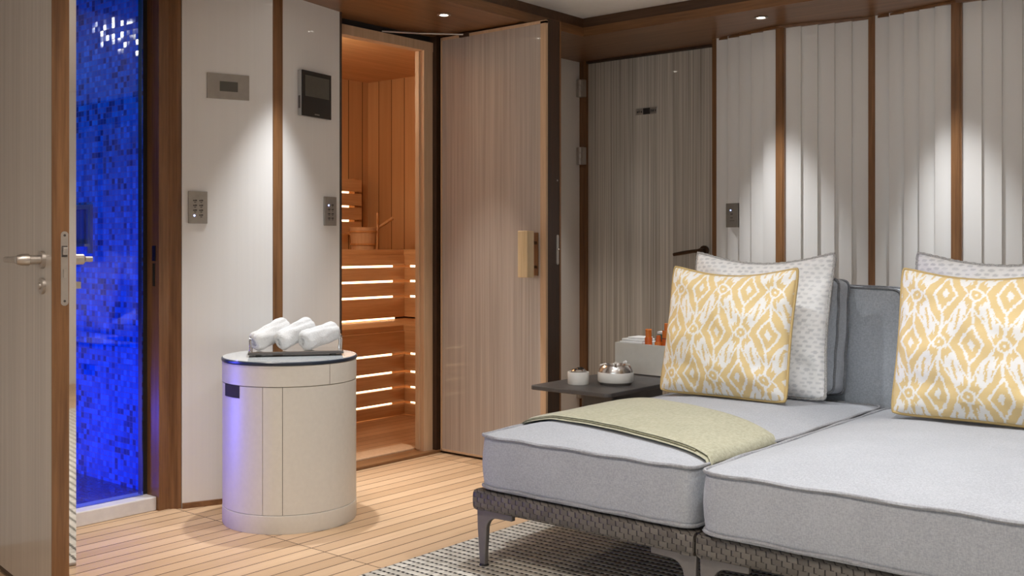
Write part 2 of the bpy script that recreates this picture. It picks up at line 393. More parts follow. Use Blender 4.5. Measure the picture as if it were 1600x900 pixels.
# ---- left side: shower opening, faceted panels
struct('trim_3', prism(bm_(), [(-3.66,1.525),(-3.66,1.56),(-3.80,1.56),(-3.80,1.525)], 0, H), M['oak_z'], 'wooden jamb behind the open streaked door', 'door jamb')
t = thing('trim_4', 'tall wooden jamb between blue mosaic shower and cream wall panel', 'door jamb', kind='structure')
obj('post', prism(bm_(), [(-3.80,2.257),(-3.700,2.257),(-3.700,2.300),(-3.675,2.322),(-3.665,2.334),(-3.80,2.334)], 0, H), M['oak_z'], t)
obj('gasket', box(-3.815, -3.785, 2.235, 2.2565, .055, H), M['black'], t)
obj('strike_plate', box(-3.745, -3.722, 2.2535, 2.2568, .985, 1.045), M['screen'], t)
obj('lock_keep', box(-3.742, -3.728, 2.2540, 2.2568, .885, .975), M['black'], t)
P2, P2e = (-3.663, 2.335), (-3.530, 2.680); P3, P3e = (-3.535, 2.728), (-3.613, 3.108)
struct('wall_panel', slab(P2, P2e, .03, .0, H), M['lacquer'], 'cream lacquered wall panel carrying the square metal display plate', 'wall panel')
struct('wall_panel', slab(P3, P3e, .03, .0, H), M['lacquer'], 'cream lacquered wall panel carrying the black intercom', 'wall panel')
struct('trim_5', slab((-3.527,2.677), (-3.530,2.729), .035, 0, H), M['oak_z'], 'wooden strip at the ridge between the two cream panels', 'wall trim', bevel=.003)
struct('trim_6', prism(bm_(), [(-3.613,3.108),(-3.609,3.118),(-3.72,3.150),(-3.72,3.108)], 0, H), M['oak_dark'], 'dark wooden edge strip between cream panel and sauna doorway', 'wall trim')
bm = slab((-3.655,2.333), (-3.518,2.678), .02, 0, .022); slab((-3.520,2.728), (-3.603,3.11), .02, 0, .022, bm)
struct('baseboard_left', bm, M['oak_y'], 'low dark wooden skirting under the cream panels', 'skirting')
struct('wall_left', prism(bm_(), [(-3.80,2.335),(-3.70,2.335),(-3.57,2.68),(-3.57,2.73),(-3.65,3.10),(-3.72,3.10),(-3.738,2.95),(-3.738,2.82),(-3.80,2.80)], 0, H), M['black'], 'dark backing core between shower and sauna', 'wall')

# ---- shower
struct('floor_shower', box(-5.6, -3.80, .5, 2.39, -.05, .002), M['mos_xy'], 'dark blue mosaic floor of the shower', 'shower floor')
struct('wall_shower', box(-5.6, -3.80, 2.39, 2.45, 0, 2.25), M['mos_xz'], 'blue glass mosaic wall seen through the glass', 'shower wall')
struct('wall_shower', box(-5.68, -5.6, .4, 2.45, 0, 2.25), M['mos_yz'], 'blue mosaic end wall of the shower, behind the open door', 'shower wall')
struct('wall_shower', box(-5.6, -3.80, .4, .5, 0, 2.25), M['mos_xz'], 'blue mosaic near wall of the shower, behind the open door', 'shower wall')
struct('ceiling_shower', box(-5.6, -3.80, .4, 2.45, 2.2, 2.25), M['plate'], 'ceiling of the shower, hidden from view, greyed to dim its reflection', 'ceiling')  # unseen ceiling made darker so the tiles reflect less of it
struct('trim_7', box(-3.84, -3.715, 1.562, 2.256, 0, .055), M['sill'], 'white stone sill at the foot of the shower glass', 'shower sill', bevel=.004)
tag(obj('shower_glass', box(-3.786, -3.778, 1.56, 2.234, .055, H-.005), M['glass']), 'clear glass shower screen standing on the white sill', 'glass screen')
t = thing('wall_niche', 'chrome framed niche in the blue mosaic wall beyond the open door', 'wall niche', (-4.60, 2.39, 1.04), kind='thing')
bm = bm_(); bx(bm, -.20, .14, -.012, 0, .17, .19); bx(bm, .115, .14, -.012, 0, -.03, .17); bx(bm, -.20, -.18, -.012, 0, -.03, .17)
obj('frame', bm, M['nickel'], t); obj('shelf', box(-.18, .115, -.03, 0, .0, .012), M['chrome'], t); obj('back_plate', box(-.18, .115, -.004, 0, .012, .17), M['mos_xy'], t)

# ---- sauna doorway
SX = -3.684
t = thing('trim_8', 'pale wooden frame lining the sauna doorway', 'door frame', kind='structure')
obj('jamb', box(-3.738, SX, 3.720, 3.783, 0, 2.067), M['sauna_frame'], t, bevel=.003)
obj('jamb', box(-3.738, SX, 2.96, 3.045, 0, 2.067), M['sauna_frame'], t, bevel=.003)
obj('head', box(-3.738, SX+.001, 2.96, 3.783, 2.022, 2.068), M['sauna_frame'], t)
obj('stop_bead', box(-3.742, SX-.030, 3.714, 3.722, .02, 2.022), M['sauna_frame'], t, bevel=.002)
t = thing('trim_9', 'dark brown rebate around the pale sauna doorway frame', 'door frame', kind='structure')
obj('jamb', box(-3.738, -3.66, 3.783, 3.93, 0, H), M['oak_dark'], t); obj('head', box(-3.738, -3.705, 2.96, 3.783, 2.068, H), M['black'], t)
t = thing('trim_10', 'flat wooden threshold of the sauna doorway', 'threshold', kind='structure')
obj('nosing', box(-3.765, -3.650, 3.11, 3.93, 0, .014), M['oak_y'], t, bevel=.003); obj('sill_board', box(-3.90, -3.765, 2.96, 3.775, 0.004, .020), M['sauna_frame'], t, bevel=.003)
# ---- sauna cabin
struct('floor_sauna', box(-5.9, -3.76, 2.55, 5.35, -.05, .004), M['sauna_floor'], 'wooden board floor inside the sauna', 'sauna floor')
struct('ceiling_sauna', box(-5.9, -3.738, 2.55, 5.35, 2.26, 2.30), M['sauna_y'], 'smooth wooden ceiling of the sauna', 'ceiling')
struct('wall_sauna', box(-5.9, -5.84, 2.55, 5.35, 0, 2.26), M['sauna_bx'], 'far board wall of the sauna behind the lit backrest', 'sauna wall')
struct('wall_sauna', box(-5.84, -3.80, 5.30, 5.35, 0, 2.26), M['sauna_by'], 'side board wall of the sauna behind the bucket', 'sauna wall')
struct('wall_sauna', box(-5.84, -3.80, 2.50, 2.55, 0, 2.26), M['sauna_by'], 'near board wall of the sauna, hidden by the cream panels', 'sauna wall')
bm = bm_(); bx(bm, -3.80, -3.738, 2.82, 2.99, 0, 2.26); bx(bm, -3.80, -3.738, 3.775, 5.35, 0, 2.26); bx(bm, -3.80, -3.738, 2.99, 3.775, 2.045, 2.26)
struct('wall_sauna', bm, M['sauna_bx'], 'board wall around the inside of the sauna doorway', 'sauna wall')

# ---- left wall beyond the sauna door, corner, cabin door
struct('wall_left', box(-3.738, -3.555, 3.935, 4.858, 0, H), M['lacquer'], 'narrow cream wall between sauna door and taupe cabin door', 'wall')
t = thing('trim_11', 'dark wooden frame around the closed taupe cabin door', 'door frame', kind='structure')
obj('jamb', box(-3.58, -3.506, 4.858, 4.95, 0, H), M['oak_z'], t); obj('jamb', box(-2.636, -2.606, 4.750, 4.95, 0, H), M['oak_z'], t)
obj('head', box(-3.506, -2.636, 4.855, 4.95, 2.088, H), M['oak_dark'], t)
struct('wall_back', box(-3.8, 2.2, 4.95, 5.0, 0, H), M['lacquer'], 'backing wall behind the pleated panels', 'wall')
d = thing('door_3', 'closed taupe cabin door with silky streaks, sheen put in their colour, and small sign', 'door', (-3.503, 4.872, 0), kind='structure')
obj('leaf', box(0, .863, 0, .05, .008, 2.086), M['streak_sheen'], d)
for z in (1.945, 1.558, .22):
    h = obj('hinge', box(-.052, -.004, -.045, -.008, z-.05, z+.05), M['nickel'], d, bevel=.003)
    bm = bm_()
    for q in (-.05, -.016, .018): cyl(bm, (-.026, -.047, z+q), (-.026, -.047, z+q+.030), .0085, seg=12)
    obj('knuckle', bm, M['steel'], h, sm=40)
s = obj('door_sign', box(.275, .413, -.004, 0, 1.765, 1.801), M['nickel'], d, bevel=.001); s.location.x = .051
obj('slider_window', box(.325, .367, -.0065, -.003, 1.766, 1.800), M['brown_board'], s)
bm = bm_()
for i, w in enumerate((.010, .006, .008)): bx(bm, .283+i*.0125, .283+i*.0125+w, -.0052, -.003, 1.777, 1.786+.003*(i % 2))
for i, w in enumerate((.007, .009, .004, .007)): bx(bm, .373+i*.0095, .373+i*.0095+w*.75, -.0052, -.003, 1.777, 1.791-.002*(i % 2))
obj('lettering', bm, M['ink'], s)
hd = obj('lever_handle', tube(bm_(), [(.705, -.045, 1.018), (.66, -.05, 1.014), (.60, -.05, 1.005), (.545, -.05, .996)], [.010, .0095, .010, .009], 12), M['bronze'], d, sm=50); hd.location.x = .051
obj('rose', cyl(cyl(bm_(), (.705, 0, 1.018), (.705, -.012, 1.018), .026, seg=24), (.705, -.01, 1.018), (.705, -.052, 1.018), .012), M['bronze'], hd, sm=40)

# ---- pleated panels: leaves overlapping towards each ridge
def pleats(P, Q, rising, n=5):
    P, Q = Vector(P), Vector(Q); d = Q-P; L = d.length; d.normalize(); nr = Vector((d.y, -d.x))   # towards the room
    pts = []
    for i in range(n):
        for k_ in range(7):
            q = k_/6; w_ = q if rising else 1-q                 # 0 at the raised edge, 1 where the leaf tucks under its neighbour
            pts.append(P + d*L*(i+q)/n + nr*((.012 - .026*w_**1.6) if rising else (.010 - .017*w_**.8)))
    back = [Q-nr*.03, P-nr*.03]
    return prism(bm_(), [tuple(p) for p in pts+back], 0, H)
names = [('first pleated cream panel right of the cabin door, with the switch plate', 'second pleated cream panel from the cabin door'),
         ('third pleated cream panel from the cabin door', 'fourth pleated cream panel from the cabin door'),
         ('fifth pleated cream panel, past the picture edge', 'sixth pleated cream panel, past the picture edge'),
         ('seventh pleated cream panel, past the picture edge', 'eighth pleated cream panel, past the picture edge'),
         ('ninth pleated cream panel, past the picture edge', 'tenth pleated cream panel, past the picture edge'),
         ('eleventh pleated cream panel, past the picture edge', 'last pleated cream panel, past the picture edge')]
tr = 12
for i, (la, lb) in enumerate(names):
    x = -2.603 + .8135*i; yv, yr = 4.752, 4.672
    struct('wall_panel', pleats((x, yv), (x+.362, yr), True), M['pleat'], la, 'pleated wall panel', sm=12)
    struct('wall_panel', pleats((x+.402, yr), (x+.782, yv), False), M['pleat'], lb, 'pleated wall panel', sm=12)
    o = ('first', 'second', 'third', 'fourth', 'fifth', 'sixth')[i]
    bm = bm_(); bx(bm, x+.360, x+.404, 4.660, 4.72, 0, H); bx(bm, x+.366, x+.398, 4.655, 4.661, 0, H)
    struct(f'trim_{tr}', bm, M['oak_z'], f'{o} broad wooden strip on a ridge of the pleated wall', 'wall trim'); tr += 1
    struct(f'trim_{tr}', box(x+.782, x+.8135, 4.738, 4.80, 0, H), M['oak_z'], f'{o} narrow wooden strip in a valley of the pleated wall', 'wall trim'); tr += 1
pts = []
for i in range(6):
    x = -2.603 + .8135*i; pts += [(x, 4.742), (x+.382, 4.648), (x+.8, 4.742)]
struct(f'trim_{tr}', prism(bm_(), [p for p in pts if p[0] < 2.19]+[(2.19, 4.9), (-2.603, 4.9)], H-.012, H-.001), M['oak_x'], 'dark wooden edging where pleated wall meets the soffit', 'wall trim')

# ================================================================== DOORS ON THE LEFT
# open shower-room door: local x runs from hinge to free edge, y through the thickness, camera side is -y
hx, hy = -3.705, 1.560; ex, ey = -2.902, 1.433
ang = math.atan2(ey-hy, ex-hx); DW = math.hypot(ex-hx, ey-hy)
d = thing('door_1', 'open beige streaked door with wooden edge and lever handle', 'door', (hx, hy, 0), ang, kind='structure')
obj('leaf', box(0, DW-.002, 0, .047, .012, 2.085), M['streak_left'], d)
obj('edge_strip', box(DW-.004, DW+.0005, -.0005, .047, .012, 2.085), M['oak_z'], d)
obj('bottom_strip', box(0, DW, -.001, .047, .008, .02), M['oak_dark'], d)
m = obj('mirror_panel', prism(bm_(), [(.02, .047), (DW, .047), (DW-.001, .067), (.02, .067)], .012, 2.085), M['mirror'], d)
lp = obj('lock_plate', prism(bm_(), [(.1065*math.cos(a)*0 + sx*.0085 + .010*0 + .011*math.copysign(1, math.cos(a))*0 + .0105*math.cos(a), (.096 if math.sin(a) > 0 else -.096) + .0105*math.sin(a)) for sx in (0,) for a in [2*PI*i/24 for i in range(24)]], 0, .003,
         Matrix.Translation((DW-.0005, .034, .981)) @ Matrix(((0,0,1,0),(1,0,0,0),(0,1,0,0),(0,0,0,1)))), M['nickel'], d)
obj('latch', box(DW, DW+.012, .027, .040, 1.02, 1.042), M['steel'], lp, bevel=.002); obj('latch_slot', box(DW, DW+.0032, .0255, .0415, 1.014, 1.046), M['ink'], lp)
obj('dead_bolt', box(DW, DW+.006, .030, .038, .955, .978), M['steel'], lp)
bm = bm_()
for z in (1.076, .888): cyl(bm, (DW+.002, .034, z), (DW+.0036, .034, z), .0035, seg=12)
obj('screw', bm, M['ink'], lp)
hd = obj('lever_handle', tube(bm_(), [(DW-.078, -.066, 1.006), (DW-.10, -.068, 1.006), (DW-.15, -.067, 1.006), (DW-.205, -.066, 1.006)], [.013, .011, .0085, .009], 12), M['nickel'], d, sm=50)
obj('rose', cyl(bm_(), (DW-.078, 0, 1.006), (DW-.078, -.010, 1.006), .026, seg=28), M['nickel'], hd, sm=40)
obj('neck', lathe(bm_(), [(.013, 0), (.0135, .03), (.017, .032), (.017, .052), (.012, .066)], 20, (DW-.078, -.008, 1.006), Matrix.Rotation(PI/2, 4, 'X')), M['nickel'], hd, sm=40)
obj('key_rose', lathe(bm_(), [(.024, 0), (.024, .008), (.010, .010), (.010, .014), (0, .014)], 24, (DW-.078, 0, .930), Matrix.Rotation(PI/2, 4, 'X')), M['nickel'], d, sm=40)
hd = obj('lever_handle', tube(bm_(), [(DW-.078, .132, 1.006), (DW-.10, .133, 1.006), (DW-.20, .133, 1.006)], [.009, .0085, .0085], 12), M['nickel'], d, sm=50)
obj('neck', lathe(bm_(), [(.026, 0), (.026, .010), (.016, .012), (.016, .045), (.008, .052), (.008, .072), (0, .073)], 20, (DW-.078, .067, 1.006), Matrix.Rotation(-PI/2, 4, 'X')), M['nickel'], hd, sm=40)
obj('turn_knob', bx(cyl(bm_(), (DW-.078, .067, .930), (DW-.078, .080, .930), .022, seg=20), DW-.098, DW-.058, .080, .100, .920, .940), M['nickel'], d)

# sauna door, opened square to its wall
d = thing('door_2', 'open taupe sauna door with pale wooden block handle', 'door', (-3.640, 3.80, 0), kind='structure')
LW = -2.971+3.640
obj('leaf', box(0, LW-.03, 0, .02, .018, 2.083), M['streak_warm'], d)
obj('edge_lipping', bx(bx(bx(bm_(), LW-.032, LW, -.003, .012, .018, 2.086), 0, LW, -.003, .012, 2.076, 2.090), 0, LW, -.003, .012, .012, .022), M['sauna_frame'], d)
obj('edge_lipping', box(-.004, .006, -.003, .012, .012, 2.09), M['sauna_frame'], d)
b = obj('backing_board', bx(box(0, LW-.03, .02, .108, .012, 2.097), LW-.03, LW+.001, .012, .108, .012, 2.097), M['oak_dark'], d)
obj('edge_bead', box(LW-.002, LW+.003, .100, .110, .012, 2.097), M['oak_z'], b)
lp = obj('lock_plate', prism(bm_(), [(.0085*math.cos(a), (.062 if math.sin(a) > 0 else -.062)+.0085*math.sin(a)) for a in [2*PI*i/20 for i in range(20)]], 0, .003,
         Matrix.Translation((LW+.001, .083, 1.025)) @ Matrix(((0,0,1,0),(1,0,0,0),(0,1,0,0),(0,0,0,1)))), M['nickel'], d)
obj('roller_latch', lathe(bm_(), [(.0, 0), (.006, .001), (.007, .006), (.004, .011), (0, .012)], 16, (LW+.002, .083, 1.028), Matrix.Rotation(PI/2, 4, 'Y')), M['chrome'], lp, sm=50)
obj('screw', cyl(bm_(), (LW, .083, 1.35), (LW+.003, .083, 1.35), .004, seg=12), M['nickel'], b)
hb = obj('pull_block', box(LW-.085, LW-.027, -.105, -.055, .898, 1.113), M['block_wood'], d, bevel=.003)
bm = bm_()
for z in (.945, 1.058): cyl(bm, (LW-.056, -.055, z), (LW-.056, -.004, z), .0075, seg=14)
obj('standoff', bm, M['bronze'], hb, sm=40)
obj('back_block', box(LW-.075, LW-.045, -.006, 0, .905, 1.105), M['oak_z'], hb)
st = obj('door_stay', tube(bm_(), [(-.052, -.36, 2.075), (.02, -.17, 2.085), (.16, -.005, 2.087)], .005, 8), M['nickel'], d)
obj('stay_bracket', box(.13, .19, -.012, 0, 2.074, 2.094), M['oak_dark'], st)

# ================================================================== SAUNA FITTINGS
def bench(label, cx, cy, z_top, gaps, z0, name='sauna_bench'):
    """L-shaped bench: front along y at x=cx up to the corner (cx,cy), then along x at y=cy"""
    t = thing(name, label, 'sauna bench', (0, 0, 0))
    xb, yb, yl, xr = -5.83, 5.29, 2.56, -3.81
    tz = .034
    # seat boards, two runs
    w = (cx - xb)/6 if cx > -4.8 else (cx - xb)/5
    n = 6 if cx > -4.8 else 5
    for i in range(n):
        a = xb + w*i
        obj('seat_board', box(a, a+w-.008, yl, yb if i < n-1 else cy+.0, z_top-tz, z_top), M['sauna_y'], t, bevel=.003)
    m_ = max(2, round((yb-cy)/.13)); wy = (yb-cy)/m_
    for i in range(m_): obj('seat_board', box(cx-w if i else cx-w+.0, xr, cy+wy*i, cy+wy*(i+1)-.008, z_top-tz, z_top), M['sauna_x'], t, bevel=.003)
    zs = [z_top-tz] + gaps + [z0]
    for i in range(len(zs)-1):
        hi = zs[i] - (.0 if i == 0 else .007); lo = zs[i+1] + (.007 if i+1 < len(zs)-1 else 0)
        obj('front_slat', box(cx-.022, cx, yl, cy, lo, hi), M['sauna_y'], t, bevel=.003)
        obj('front_slat', box(cx-.022, xr, cy, cy+.022, lo, hi), M['sauna_x'], t, bevel=.003)
    for g in gaps:
        obj('led_strip', box(cx-.050, cx-.040, yl, cy-.07, g-.010, g+.010), M['led'], t)
        obj('led_strip', box(cx+.012, xr, cy+.040, cy+.050, g-.010, g+.010), M['led'], t)
    obj('kick_board', box(cx-.10, cx-.085, yl, cy+.085, z0, z_top-tz), M['sauna_y'], t); obj('kick_board', box(cx-.10, xr, cy+.085, cy+.10, z0, z_top-tz), M['sauna_x'], t)
    return t
bench('lower sauna bench, lit between its front slats down to the floor', -4.60, 4.476, .556, [.384+.0, .274, .180, .086], .012)
bench('upper sauna bench, lit between its front slats, carrying the bucket', -4.95, 4.816, 1.015, [.908, .810, .710], .575)
obj_led = tag(obj('led_strip', box(-4.985, -4.975, 2.6, 4.75, .562, .572), M['led']), 'thin lit strip at the back of the lower sauna bench', 'light strip')
t = thing('slatted_screen', 'slatted wooden sauna backrest lit from behind', 'backrest', (0, 0, 0))
zz = [1.12, 1.222, 1.325, 1.427, 1.53]
for i in range(4): obj('slat', box(-5.762, -5.74, 2.62, 5.15, zz[i]+.007, zz[i+1]-.007), M['sauna_y'], t, bevel=.003)
for g in zz[1:4]: obj('led_strip', box(-5.79, -5.78, 2.62, 5.06, g-.009, g+.009), M['led'], t)
for y in (2.8, 4.2, 5.12): obj('batten', box(-5.839, -5.763, y-.02, y+.02, 1.12, 1.53), M['sauna_z'], t)
bt = thing('sauna_bucket', 'wooden sauna bucket with one tall stave on the upper bench', 'bucket', (-5.30, 4.77, 1.0155))
obj('tub', lathe(bm_(), [(.080, 0), (.094, .145), (.096, .15), (.082, .15), (.070, .02), (0, .02)], 28), M['sauna_frame'], bt, sm=40)
bm = bm_()
for z in (.03, .115): lathe(bm, [(.0835+z*.093, z), (.0865+z*.093, z), (.0875+z*.093, z+.012), (.0845+z*.093, z+.012)], 28)
obj('hoop', bm, M['sauna_z'], bt)
ca, sa = math.cos(math.radians(40)), math.sin(math.radians(40))
mt = Matrix.Translation((.088*ca, .088*sa, 0)) @ Matrix.Rotation(math.radians(40), 4, 'Z') @ Matrix(((0,0,1,0),(1,0,0,0),(0,1,0,0),(0,0,0,1)))
obj('stave_grip', prism(bm_(), [(-.022, 0), (.022, 0), (.020, .13), (.012, .17), (.020, .21), (.018, .25), (-.018, .25), (-.020, .21), (-.012, .17), (-.020, .13)], 0, .014, mt), M['sauna_z'], bt, bevel=.002)
lt = thing('sauna_ladle', 'wooden ladle leaning out of the sauna bucket', 'ladle', (-5.30, 4.77, 1.05))
obj('handle', tube(bm_(), [(.0, .0, .04), (.06, .07, .11), (.13, .15, .18)], [.010, .011, .013], 10), M['sauna_z'], lt, sm=50)
obj('bowl', lathe(bm_(), [(0, -.012), (.028, -.004), (.038, .03), (.034, .03), (.024, .004), (0, -.004)], 20, (-.01, -.012, .012)), M['sauna_z'], lt, sm=50)

# ================================================================== DEVICES ON THE PANELS
def panel_mat(P, Q, t):
    P, Q = Vector(P), Vector(Q); d = (Q-P).normalized(); p = P + d*t
    return (p.x, p.y), math.atan2(d.y, d.x)          # local x along the panel, local -y into the room
def at(P, Q, t, z, name, label, cat):
    (x, y), a = panel_mat(P, Q, t); return thing(name, label, cat, (x, y, z), a)
t = at((-3.663,2.33), (-3.321,3.27), .1875, 1.690, 'control_plate', 'wide metal plate with small dark display on the cream panel', 'control panel')
obj('plate', box(-.0855, .0855, -.007, 0, -.051, .051), M['plate'], t, bevel=.001); obj('display', box(-.035, .038, -.0085, -.006, -.020, .020), M['lcd'], t)
def keypad(P, Q, tt, z, w, lit, label):
    t = at(P, Q, tt, z, 'keypad', label, 'keypad')
    obj('plate', box(-w/2, w/2, -.008, 0, -.064, .064), M['plate'], t, bevel=.0015)
    for r in range(4):
        for c in range(2):
            zc = .026 - r*.0195; xc = (-.0115, .0125)[c]
            if (r, c) == lit:
                b = obj('button', cyl(bm_(), (xc-.003, -.0075, zc), (xc-.003, -.0092, zc), .0036, seg=12), M['led_blue'], t); continue
            bm = bm_(); bx(bm, xc-.008, xc-.002, -.0092, -.007, zc-.001, zc+.004); bx(bm, xc-.001, xc+.007, -.0092, -.007, zc-.001, zc+.005); bx(bm, xc-.004, xc+.004, -.0092, -.007, zc-.007, zc-.004)
            obj('button', bm, M['ink'], t)
keypad((-3.663,2.33), (-3.321,3.27), .066, 1.198, .075, (3, 0), 'metal keypad beside the shower jamb, blue light at its lower corner')
keypad((-3.533,2.72), (-3.733,3.70), .322, 1.1975, .083, (0, 0), 'metal keypad below the black intercom, next to the sauna doorway')
t = at((-3.533,2.72), (-3.733,3.70), .203, 1.6975, 'intercom', 'black screened intercom in silver housing beside sauna doorway', 'intercom')
obj('housing', box(-.098, .098, -.022, 0, -.097, .097), M['grey_plastic'], t, bevel=.003)
obj('screen', box(-.098, .098, -.028, -.0215, -.098, .098), M['screen'], t, bevel=.002)
obj('display', box(-.080, .082, -.0288, -.0275, -.012, .078), M['lcd'], t)
obj('card_slot', box(-.0988, -.097, -.016, -.006, -.066, -.012), M['ink'], t)
bm = bm_()
for i in range(5): bx(bm, -.016+i*.0065, -.0115+i*.0065, -.0287, -.0275, -.088, -.083)
obj('maker_mark', bm, M['plate'], t)
t = at((-2.61,4.755), (-1.634,4.542), .108, 1.1965, 'switch_plate', 'bronze switch plate with tiny blue light on pleated wall', 'light switch')
obj('plate', box(-.0385, .0385, -.014, .02, -.0605, .0605), M['plate'], t, bevel=.0015)
obj('indicator', cyl(bm_(), (-.008, -.0135, .025), (-.008, -.0155, .025), .003, seg=12), M['led_blue'], t)
bm = bm_(); bx(bm, -.009, .006, -.0150, -.0135, .004, .008); bx(bm, -.009, .006, -.0150, -.0135, -.014, -.011); bx(bm, -.013, .017, -.0150, -.0135, -.0285, -.0265); obj('button_mark', bm, M['ink'], t)

# ================================================================== DOWNLIGHTS
def downlight(x, y, z, label, watt, cone, blend, tgt, col=COOL, soft=.025, seen=True):
    t = thing('ceiling_downlight', label, 'ceiling light', (x, y, z))
    obj('trim_ring', lathe(bm_(), [(.020, 0), (.030, 0), (.032, -.003), (.030, -.005), (.021, -.005), (.018, .006)], 28), M['nickel'], t, sm=40)
    obj('lens', lathe(bm_(), [(0, -.001), (.019, -.001), (.019, .002), (0, .002)], 20), M['bulb'], t)
    lamp('SPOT', 'downlight_beam', (x, y, z-.012), watt, col, soft, tgt, cone, blend)
    return t
L = -3.29
downlight(L, 3.45, H, 'lit downlight in the wooden soffit before the sauna doorway', SPOT_W*.9, 52, 1., (L, 3.40, 0), WARM)
downlight(L, 2.66, H, 'downlight in the soffit over the white drum, above the picture', SPOT_W*.95, 57, 1., (L-.02, 2.68, 0), CRISP)
downlight(L, 1.87, H, 'downlight in the soffit before the blue shower, above the picture', SPOT_W*.7, 60, 1., (L, 1.87, 0), WARM)
downlight(L, 4.27, H, 'downlight in the soffit corner, behind the open sauna door', SPOT_W*.55, 60, .9, (L, 4.30, 0), WARM)
for i, x in enumerate((-2.205, -1.40, -.59, .22)):
    downlight(x, 4.43, H, ('lit downlight in the soffit over the pleated wall, behind the sofa', 'downlight over the second ridge of the pleated wall, above the picture',
              'downlight over the third ridge of the pleated wall, past the picture edge', 'downlight over the fourth ridge of the pleated wall, past the picture edge')[i],
              SPOT_W*1.0, 54, 1., (x, 4.43, 0), CRISP)
for i, (x, y) in enumerate(((-2.03, 2.78), (-1.02, 2.74), (-.1, 2.74))):
    downlight(x, y, 2.196, ('ceiling downlight over the sofa end with the throw, above the picture', 'ceiling downlight over the middle of the sofa, above the picture', 'ceiling downlight over the far sofa end, past the picture')[i], SOFA_W, 100, .6, (x, y, 0), CRISP, .03)
for i, (x, y) in enumerate(((-1.9, 1.2), (-.9, 1.0), (-1.9, -.6), (.4, .6), (.9, 2.6))):  # unseen downlights added to lift the room's ambient light
    downlight(x, y, 2.196, ('added fill downlight in front of the open beige door, above the picture', 'added fill downlight above the viewer, out of the picture', 'added fill downlight behind the viewer, out of the picture',
              'added fill downlight beside the viewer, out of the picture', 'added fill downlight past the far sofa end, out of the picture')[i], ROOM_FILL_W, 140, .8, (x, y, 0), WARM, .06)
t = thing('ceiling_downlight', 'downlight in the shower ceiling, hidden behind the open door', 'ceiling light', (-5.15, 1.86, 2.2))
obj('trim_ring', lathe(bm_(), [(.020, 0), (.030, 0), (.032, -.003), (.030, -.005), (.021, -.005), (.018, .006)], 28), M['nickel'], t); obj('lens', lathe(bm_(), [(0, -.001), (.019, -.001), (.019, .002), (0, .002)], 20), M['bulb'], t)
lamp('SPOT', 'shower_beam', (-5.15, 1.86, 2.18), 7, COOL, .05, (-4.6, 2.3, .9), 120, .6)
lamp('AREA', 'shower_blue_strip', (-4.35, 1.35, .20), BLUE_W*1.35, (.06, .075, 1), .9, (-3.9, 2.39, .30), size_y=.12)
lamp('AREA', 'shower_blue_cove', (-4.6, .9, 2.05), BLUE_W*.42, (.0, .34, 1), .9, (-4.4, 2.39, 1.1), size_y=.3)
lamp('SPOT', 'drum_blue_fill', (-4.62, 1.10, .30), BLUE_W*8, (.16, .12, 1), .14, (-3.43, 2.46, .36), 34, 1.)  # blue spot added to throw a violet glow on the drum
lamp('POINT', 'sauna_fill', (-4.5, 3.5, 1.95), SAUNA_FILL, (1, .79, .56), .12)  # hidden warm lamp added to fill the sauna

# ================================================================== DRUM, TRAY, TOWELS
DR = (-3.234, 2.534)
view = math.atan2(-DR[1], -DR[0])         # towards the viewer
t = thing('storage_drum', 'round cream leather drum with dark handle slot on teak floor', 'drum table', (*DR, 0), view)
R = .252
def shell(r, a0, a1, z0, z1, th=.006, n=24):
    poly = [(r*math.cos(a0+(a1-a0)*i/n), r*math.sin(a0+(a1-a0)*i/n)) for i in range(n+1)] + [((r-th)*math.cos(a1+(a0-a1)*i/n), (r-th)*math.sin(a1+(a0-a1)*i/n)) for i in range(n+1)]
    return prism(bm_(), poly, z0, z1)
obj('body', lathe(bm_(), [(0, .004), (R-.006, .004), (R-.006, .600), (0, .600)], 96), M['seam'], t, sm=40)
obj('base_band', lathe(bm_(), [(R-.008, 0), (R-.001, .0), (R+.001, .006), (R+.001, .066), (R-.001, .0675), (R-.008, .0675)], 96), M['leather'], t, sm=40)
obj('top_band', lathe(bm_(), [(R-.008, .5335), (R-.001, .5335), (R+.001, .535), (R+.001, .609), (R-.004, .611), (R-.008, .611)], 96), M['leather'], t, sm=40)
a = math.radians
cuts = [(-26, -6.5), (-6.0, 73), (73.6, 92), (92.6, 172), (172.6, 190), (190.6, 254), (254.6, 333.5)]
# local +x faces the viewer; +y is the viewer's right
def ang_of(px): return math.asin(max(-1, min(1, (px-453)/103.)))
a413, a442, a553 = ang_of(413), ang_of(442), ang_of(553)
for (p0, p1) in ((a413+.004, a442-.004), (a442+.004, a553-.006), (a553+.006, a(110)), (a(110.5), a(180)), (a(180.5), a(262)), (a(262.5), a413+2*PI-.004)):
    obj('side_panel', shell(R, p0, p1, .0695, .5315), M['leather'], t, sm=30)
s0, s1 = ang_of(356.5), ang_of(379)
obj('handle_slot', shell(R+.0012, s0, s1, .487, .5325, .004, 10), M['brown_board'], t, sm=30)
obj('band_stitch', shell(R+.0016, ang_of(511), ang_of(511)+.006, .535, .609, .002, 2), M['seam'], t)
lid = obj('lid', lathe(bm_(), [(0, .611), (R+.003, .611), (R+.004, .613), (R+.004, .621), (R+.002, .623), (0, .623)], 96), M['lid_rim'], t, sm=40)
obj('glass_top', lathe(bm_(), [(0, .6225), (R-.001, .6225), (R-.001, .6252), (0, .6252)], 96), M['lid_top'], lid, sm=40)
TA = math.radians(52.2); TC = (DR[0]+.010, DR[1]+.020)
t = thing('towel_tray', 'rectangular mirrored tray with upright handles on the drum', 'tray', (*TC, .6253), TA)
for q in (-.14, .14): obj('foot', box(q-.01, q+.01, -.06, .06, 0, .008), M['ink'], t)
